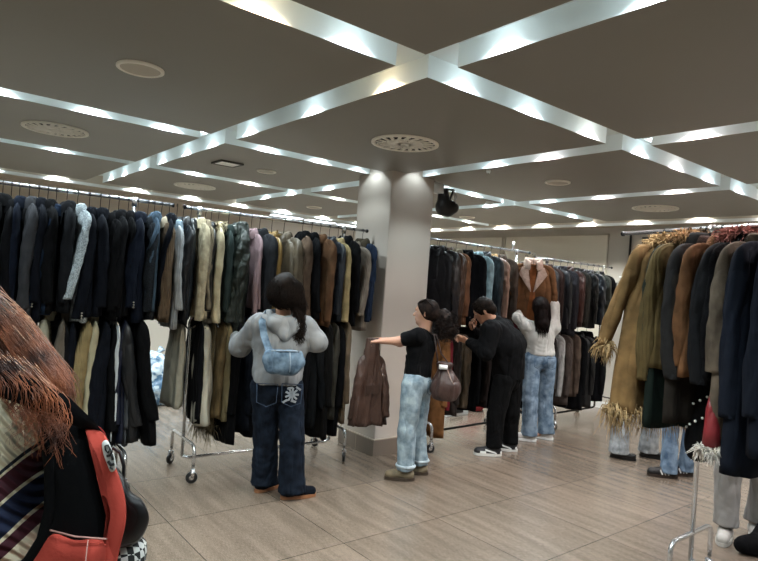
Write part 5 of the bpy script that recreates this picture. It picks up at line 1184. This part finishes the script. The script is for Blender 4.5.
    # backpack
    c0 = W(80, 490, D+.05); t = thing('backpack', 'black and coral red backpack with a white oval badge on the red haired shopper', 'backpack', V(c0))
    def L(x, y, d): return W(x, y, d)-c0
    def slab(poly, d0, d1, rnd_=.02, n=64, layers=9, bulge=0.0):
        pl = np.array(poly, float); k = len(pl); out = []
        for i in range(n):                                   # closed Catmull-Rom
            u = i/n*k; j = int(u); f = u-j; p0, p1, p2, p3 = pl[(j-1) % k], pl[j % k], pl[(j+1) % k], pl[(j+2) % k]
            out.append(.5*((2*p1)+(-p0+p2)*f+(2*p0-5*p1+4*p2-p3)*f*f+(-p0+3*p1-3*p2+p3)*f**3))
        out = np.array(out); cen = out.mean(0); R_ = []
        for i in range(layers):
            a = i/(layers-1); e = min(a, 1-a)*(d1-d0); s = 1-(.0 if e > rnd_ else (1-math.sqrt(max(0, 1-(1-e/rnd_)**2)))*.10)
            R_.append([L(cen[0]+(x-cen[0])*s, cen[1]+(y-cen[1])*s, d0+(d1-d0)*a) for x, y in out])
        m = MB(); vs = [p for r_ in R_ for p in r_]
        fs = [(i*n+j, i*n+(j+1) % n, (i+1)*n+(j+1) % n, (i+1)*n+j) for i in range(layers-1) for j in range(n)]
        fc = L(cen[0], cen[1], d0-bulge); bc = L(cen[0], cen[1], d1); vs += [fc, bc]; a_ = len(vs)-2
        mid = [(np.array(vs[j])+fc)/2-(W(379, 280, bulge*.55)-CAM) for j in range(n)]; b_ = len(vs); vs += mid
        fs += [(j, b_+j, b_+(j+1) % n, (j+1) % n) for j in range(n)]+[(b_+j, a_, b_+(j+1) % n) for j in range(n)]+[((layers-1)*n+j, (layers-1)*n+(j+1) % n, a_+1) for j in range(n)]
        m.add(vs, fs); return m
    BKF = fabric('cotton', '#0b0c0e'); RED = fabric('cotton', '#d8452f')
    body = slab([(38, 398), (64, 402), (84, 424), (97, 450), (109, 490), (112, 530), (104, 575), (96, 640), (10, 640), (22, 575), (44, 540), (50, 500), (50, 450), (42, 420)], D-.09, D+.20, .03, bulge=.012).build('main_compartment', BKF, t)
    slab([(84, 424), (97, 428), (108, 440), (114, 462), (124, 492), (126, 520), (119, 552), (110, 600), (104, 640), (92, 640), (99, 590), (108, 548), (111, 520), (109, 492), (100, 460), (92, 440)], D-.105, D+.205, .015).build('red_gusset', RED, t)
    slab([(52, 531), (75, 537), (108, 540), (106, 580), (100, 640), (8, 640), (14, 590), (36, 552)], D-.112, D+.19, .015).build('red_base_panel', RED, t)
    m = MB(); m.tube([L(50, 530, D-.118), L(75, 536.5, D-.119), L(107, 539, D-.117)], .0012, 5); m.tube([L(88, 540, D-.119), L(84, 575, D-.12), L(80, 620, D-.12)], .0008, 5); m.build('seam', plain('pale_thread', '#b98a80', .8), t)
    slab([(112, 468), (120, 470), (130, 490), (142, 500), (149, 515), (147, 528), (139, 541), (128, 546), (114, 546), (120, 520)], D-.03, D+.16, .05, bulge=.01).build('front_pocket', fabric('satin', '#0c0d10'), t)
    slab([(84, 422), (94, 424), (104, 431), (109, 446), (103, 441), (92, 434)], D+.0, D+.15, .01).build('red_flap', fabric('cotton', '#8d1f1c'), t)
    # badge
    bm = slab([(102, 443), (107, 440), (111, 447), (115, 458), (116, 468), (111, 472), (107, 464), (103, 453)], D-.118, D-.104, .003, 40, 4).build('oval_badge', plain('badge_white', '#cfd0cc', .5), t)
    m = MB(); dd = D-.1205
    m.tube([L(105, 446, dd), L(108, 445, dd), L(110, 449, dd), L(108, 453, dd), L(105.5, 450, dd), L(105, 446, dd)], .0012, 5); m.tube([L(107, 456, dd), L(112, 455, dd), L(113, 460, dd)], .002, 5); m.tube([L(108, 461, dd), L(111, 465, dd), L(114, 464, dd)], .0022, 5); m.tube([L(109.5, 448, dd), L(112, 452, dd), L(110, 456, dd)], .0016, 5); m.tube([L(110, 467, dd), L(113, 469.5, dd)], .0014, 5)
    m.build('badge_marks', BLACKP, bm)
    m = MB()
    def band(px, r0, name, mat):
        m = MB(); Pp = []
        for i, (x, y, d) in enumerate(px):
            p = L(x, y, d); a = L(*px[max(i-1, 0)]); b_ = L(*px[min(i+1, len(px)-1)]); tn = unit(b_-a); sd = unit(np.cross(tn, FWD)); r_ = r0[i] if hasattr(r0, '__len__') else r0
            Pp.append([p+sd*r_*math.cos(th)+FWD*.006*math.sin(th) for th in np.linspace(0, 2*PI, 13)])
        m.grid(Pp); return m.build(name, mat, t)
    band([(-70, 400, D+.02), (-35, 376, D-.09), (0, 382, D-.125), (30, 393, D-.13), (60, 408, D-.12), (85, 424, D-.10), (104, 440, D-.02)], [.02, .02, .019, .019, .019, .014, .008], 'shoulder_strap', fabric('cotton', '#101114'))
    band([(36, 392, D-.1), (44, 420, D-.1), (50, 470, D-.1), (50, 510, D-.1), (42, 540, D-.1), (20, 575, D-.1)], .008, 'back_panel_edge', BKF)
    m = MB(); m.tube([L(x, y, D+.1) for x, y in ((112, 447), (120, 452), (124, 466), (123, 484))], .003, 6); m.build('compression_cord', BLACKP, t)
    # checked cloth tucked under the pocket
    mck, nt, b = nodes('black_white_check'); tc = nt.nodes.new('ShaderNodeTexCoord'); ck = nt.nodes.new('ShaderNodeTexChecker'); ck.inputs['Scale'].default_value = 95; ck.inputs['Color1'].default_value = lin('#0a0a0b'); ck.inputs['Color2'].default_value = lin('#c8c8c4')
    nt.links.new(tc.outputs['Object'], ck.inputs['Vector']); nt.links.new(ck.outputs['Color'], b.inputs['Base Color']); b.inputs['Roughness'].default_value = .8
    cc = W(127, 566, D+.04); t2 = thing('checked_pouch', 'black and white checked pouch hanging under the black pocket of the backpack', 'pouch', V(cc)); sv = (c0.copy())
    F = Field((-.08, -.08, -.12), (.08, .08, .08), .005); F.cone((0, 0, .02), (-.005, 0, -.08), .026, .03, .01, (dep, 1.6)); F.cut((0, 0, .045), (0, 0, 1)); F.ripple(.003, 60, 2); fieldobj('cloth', F, mck, t2)
    m = MB(); m.tube([(0, 0, .03), (.002, 0, .06)], .004, 6); m.build('loop', BLACKP, t2)
woman_red()

# ================================================================== LOOSE THINGS
def lump(name, label, cat, p, r, col, seed, sq=(1, 1, 1), group=None, amp=.02, fr=18, kind='bag'):
    t = thing(name, label, cat, (p[0], p[1], 0), 0, group); z = p[2]
    F = Field((-r*1.6, -r*1.6, -.02), (r*1.6, r*1.6, z+r*1.6), max(.01, r/22)); rr = random.Random(seed)
    F.cone((0, 0, z-r*.3), (rr.uniform(-.3, .3)*r, rr.uniform(-.3, .3)*r, z+r*.2), r*.85, r*.7, .05); F.cone((r*.3, 0, z-.3*r), (-r*.4, r*.2, z), r*.6, r*.55, .05)
    if z > r*.9 and z < r*1.1: pass
    F.ripple(amp, fr, seed); F.cut((0, 0, .004), (0, 0, -1)); fieldobj('bag_body' if kind == 'bag' else 'body', F, col, t)
    m = MB(); m.tube([(0, 0, z+r*.75), (.02, 0, z+r*.95), (.05, .01, z+r*1.05)], [r*.16, r*.08, r*.14], 8); m.build('knot', col, t); return t
PLB = plain('blue_white_polythene', '#a9b9c4', .22); PLW = plain('white_polythene', '#c6cdd0', .25)
def poly_mat(name, c1, c2):
    m, nt, b = nodes(name); tc = nt.nodes.new('ShaderNodeTexCoord'); nz = nt.nodes.new('ShaderNodeTexNoise'); nz.inputs['Scale'].default_value = 9; nz.inputs['Detail'].default_value = 4; nz.inputs['Distortion'].default_value = 1.2
    nt.links.new(tc.outputs['Object'], nz.inputs['Vector']); rp = nt.nodes.new('ShaderNodeValToRGB'); rp.color_ramp.elements[0].position = .42; rp.color_ramp.elements[0].color = lin(c1); rp.color_ramp.elements[1].position = .58; rp.color_ramp.elements[1].color = lin(c2)
    nt.links.new(nz.outputs['Fac'], rp.inputs[0]); nt.links.new(rp.outputs[0], b.inputs['Base Color']); b.inputs['Roughness'].default_value = .2; return m
p = onz(160, 408, 0)
lump('plastic_sack', 'blue and white plastic sack on the floor in the gap between the two left racks', 'sack', (p[0]+.05, p[1]+.35, .3), .34, poly_mat('sack_blue', '#4d6b85', '#c3d0d6'), 3, group=None)
lump('plastic_sack', 'white plastic sack heaped highest behind the far left rack', 'sack', (p[0]-.35, p[1]+.75, .62), .33, poly_mat('sack_white', '#8fa3ae', '#d5dadb'), 5); 
lump('plastic_sack', 'dull blue sack lying low behind the cream trousers', 'sack', (p[0]+.55, p[1]+.5, .18), .26, poly_mat('sack_dull', '#3f5366', '#8698a4'), 8)
p = onz(478, 413, 0)
lump('red_sack', 'bright red plastic sack on the floor behind the person in black', 'sack', (p[0]+.1, p[1]+.2, .16), .2, fabric('satin', '#c01f2c'), 11, amp=.012)
p = onz(457, 421, 0)
t = thing('folded_bag', 'low black and white bag on the floor left of the red sack', 'bag', (p[0]+.25, p[1]+.35, 0)); m = MB(); m.box((-.2, -.12, 0), (.2, .12, .1)); m.build('body', WHITE, t, smooth=False); m = MB(); m.box((-.14, -.125, .03), (.1, -.12, .08)); m.box((-.15, -.08, .1), (.12, .06, .115)); m.build('cover', BLACKP, t, smooth=False)
# black cloth bag lying at the lower right
p = onz(752, 556, 0); t = thing('black_holdall', 'black cloth bag lying on the floor at the lower right corner', 'bag', (p[0], p[1], 0))
F = Field((-.3, -.3, 0), (.5, .4, .25), .01); F.cone((-.02, .05, .06), (.35, -.2, .08), .055, .09, .03); F.cone((.05, .0, .05), (.3, .0, .1), .06, .08, .03); F.ripple(.006, 24, 3); F.cut((0, 0, .003), (0, 0, -1)); fieldobj('body', F, fabric('wool', '#0a0b0e'), t)
m = MB(); m.tube([(.05, 0, .1), (.12, -.05, .17), (.24, -.1, .17), (.3, -.12, .14)], .008, 7); m.build('handle', BLACKP, t)
# Santa style red sleeve end with white fur, and the dotted black bag behind it, both on the near rack
def on_rail(px): u = rail_u(R4, px, 300, 0.0); return R4['p0']+R4['u']*u
xy = on_rail(737); z0 = W(716, 405, 3.6)[2]; t = thing('red_costume_sleeve', 'dark red sleeve end with a white fur cuff hanging under the taupe coat', 'garment', (xy[0]-.24, xy[1], z0))
m = MB(); m.tube([(.02, 0, .12), (.01, 0, .05), (0, -.01, -.06), (0, -.01, -.15)], [.02, .03, .04, .045], 14); m.build('sleeve', fabric('satin', '#8d1a24'), t)
MB().tube([(.02, 0, .1), (.06, 0, .2), (.24, 0, 2.09-z0)], .005, 6).build('ribbon', BLACKP, t)
fur_mb([(-.04, -.04, -.17), (.04, -.04, -.17), (.04, .03, -.17), (-.04, .03, -.17), (-.04, -.04, -.17)], .015, 420, .045, 4, .6).build('fur_cuff', fabric('fur', '#e8e0d4'), t)
xy = on_rail(711); z0 = W(709, 415, 3.7)[2]; t = thing('dotted_black_garment', 'black garment with white dots hanging between the orange suede coat and the red fur-cuffed sleeve', 'garment', (xy[0], xy[1], z0))
F = Field((-.2, -.2, -.35), (.2, .2, .4), .011); F.cone((0, 0, .3), (0, 0, -.15), .04, .08, .03, ((1, 0, 0), 1.2)); F.ripple(.008, 22, 5); fieldobj('body', F, fabric('wool', '#08090b'), t)
MB().tube([(0, 0, .3), (0, 0, 2.09-z0)], .008, 6).build('strap', BLACKP, t)
rr = random.Random(5)
for k in range(9): a = PI+(-.9+.22*k); MB().sphere((.085*math.cos(a)*1.15, .08*math.sin(a), -.04+.22*((k*5) % 9)/9), .008, 5).build('dot', WHITE, t)

# ------------------------------------------------------------------ camera, world, output look
cd = bpy.data.cameras.new('camera'); co = bpy.data.objects.new('camera', cd); COL.objects.link(co)
cd.sensor_fit = 'HORIZONTAL'; cd.sensor_width = 36; cd.lens = 36*FPX/758; cd.clip_start = .05
Mx = Matrix(((RGT[0], UPV[0], -FWD[0], CAM[0]), (RGT[1], UPV[1], -FWD[1], CAM[1]), (RGT[2], UPV[2], -FWD[2], CAM[2]), (0, 0, 0, 1)))
co.matrix_world = Mx; bpy.context.scene.camera = co
sc = bpy.context.scene
w = bpy.data.worlds.new('world'); sc.world = w; w.use_nodes = True
w.node_tree.nodes['Background'].inputs[0].default_value = (.8, .85, .9, 1); w.node_tree.nodes['Background'].inputs[1].default_value = .3
sc.view_settings.view_transform = 'Standard'; sc.view_settings.look = 'None'; sc.view_settings.exposure = 0.15; sc.view_settings.gamma = 1; sc.view_settings.use_curve_mapping = False
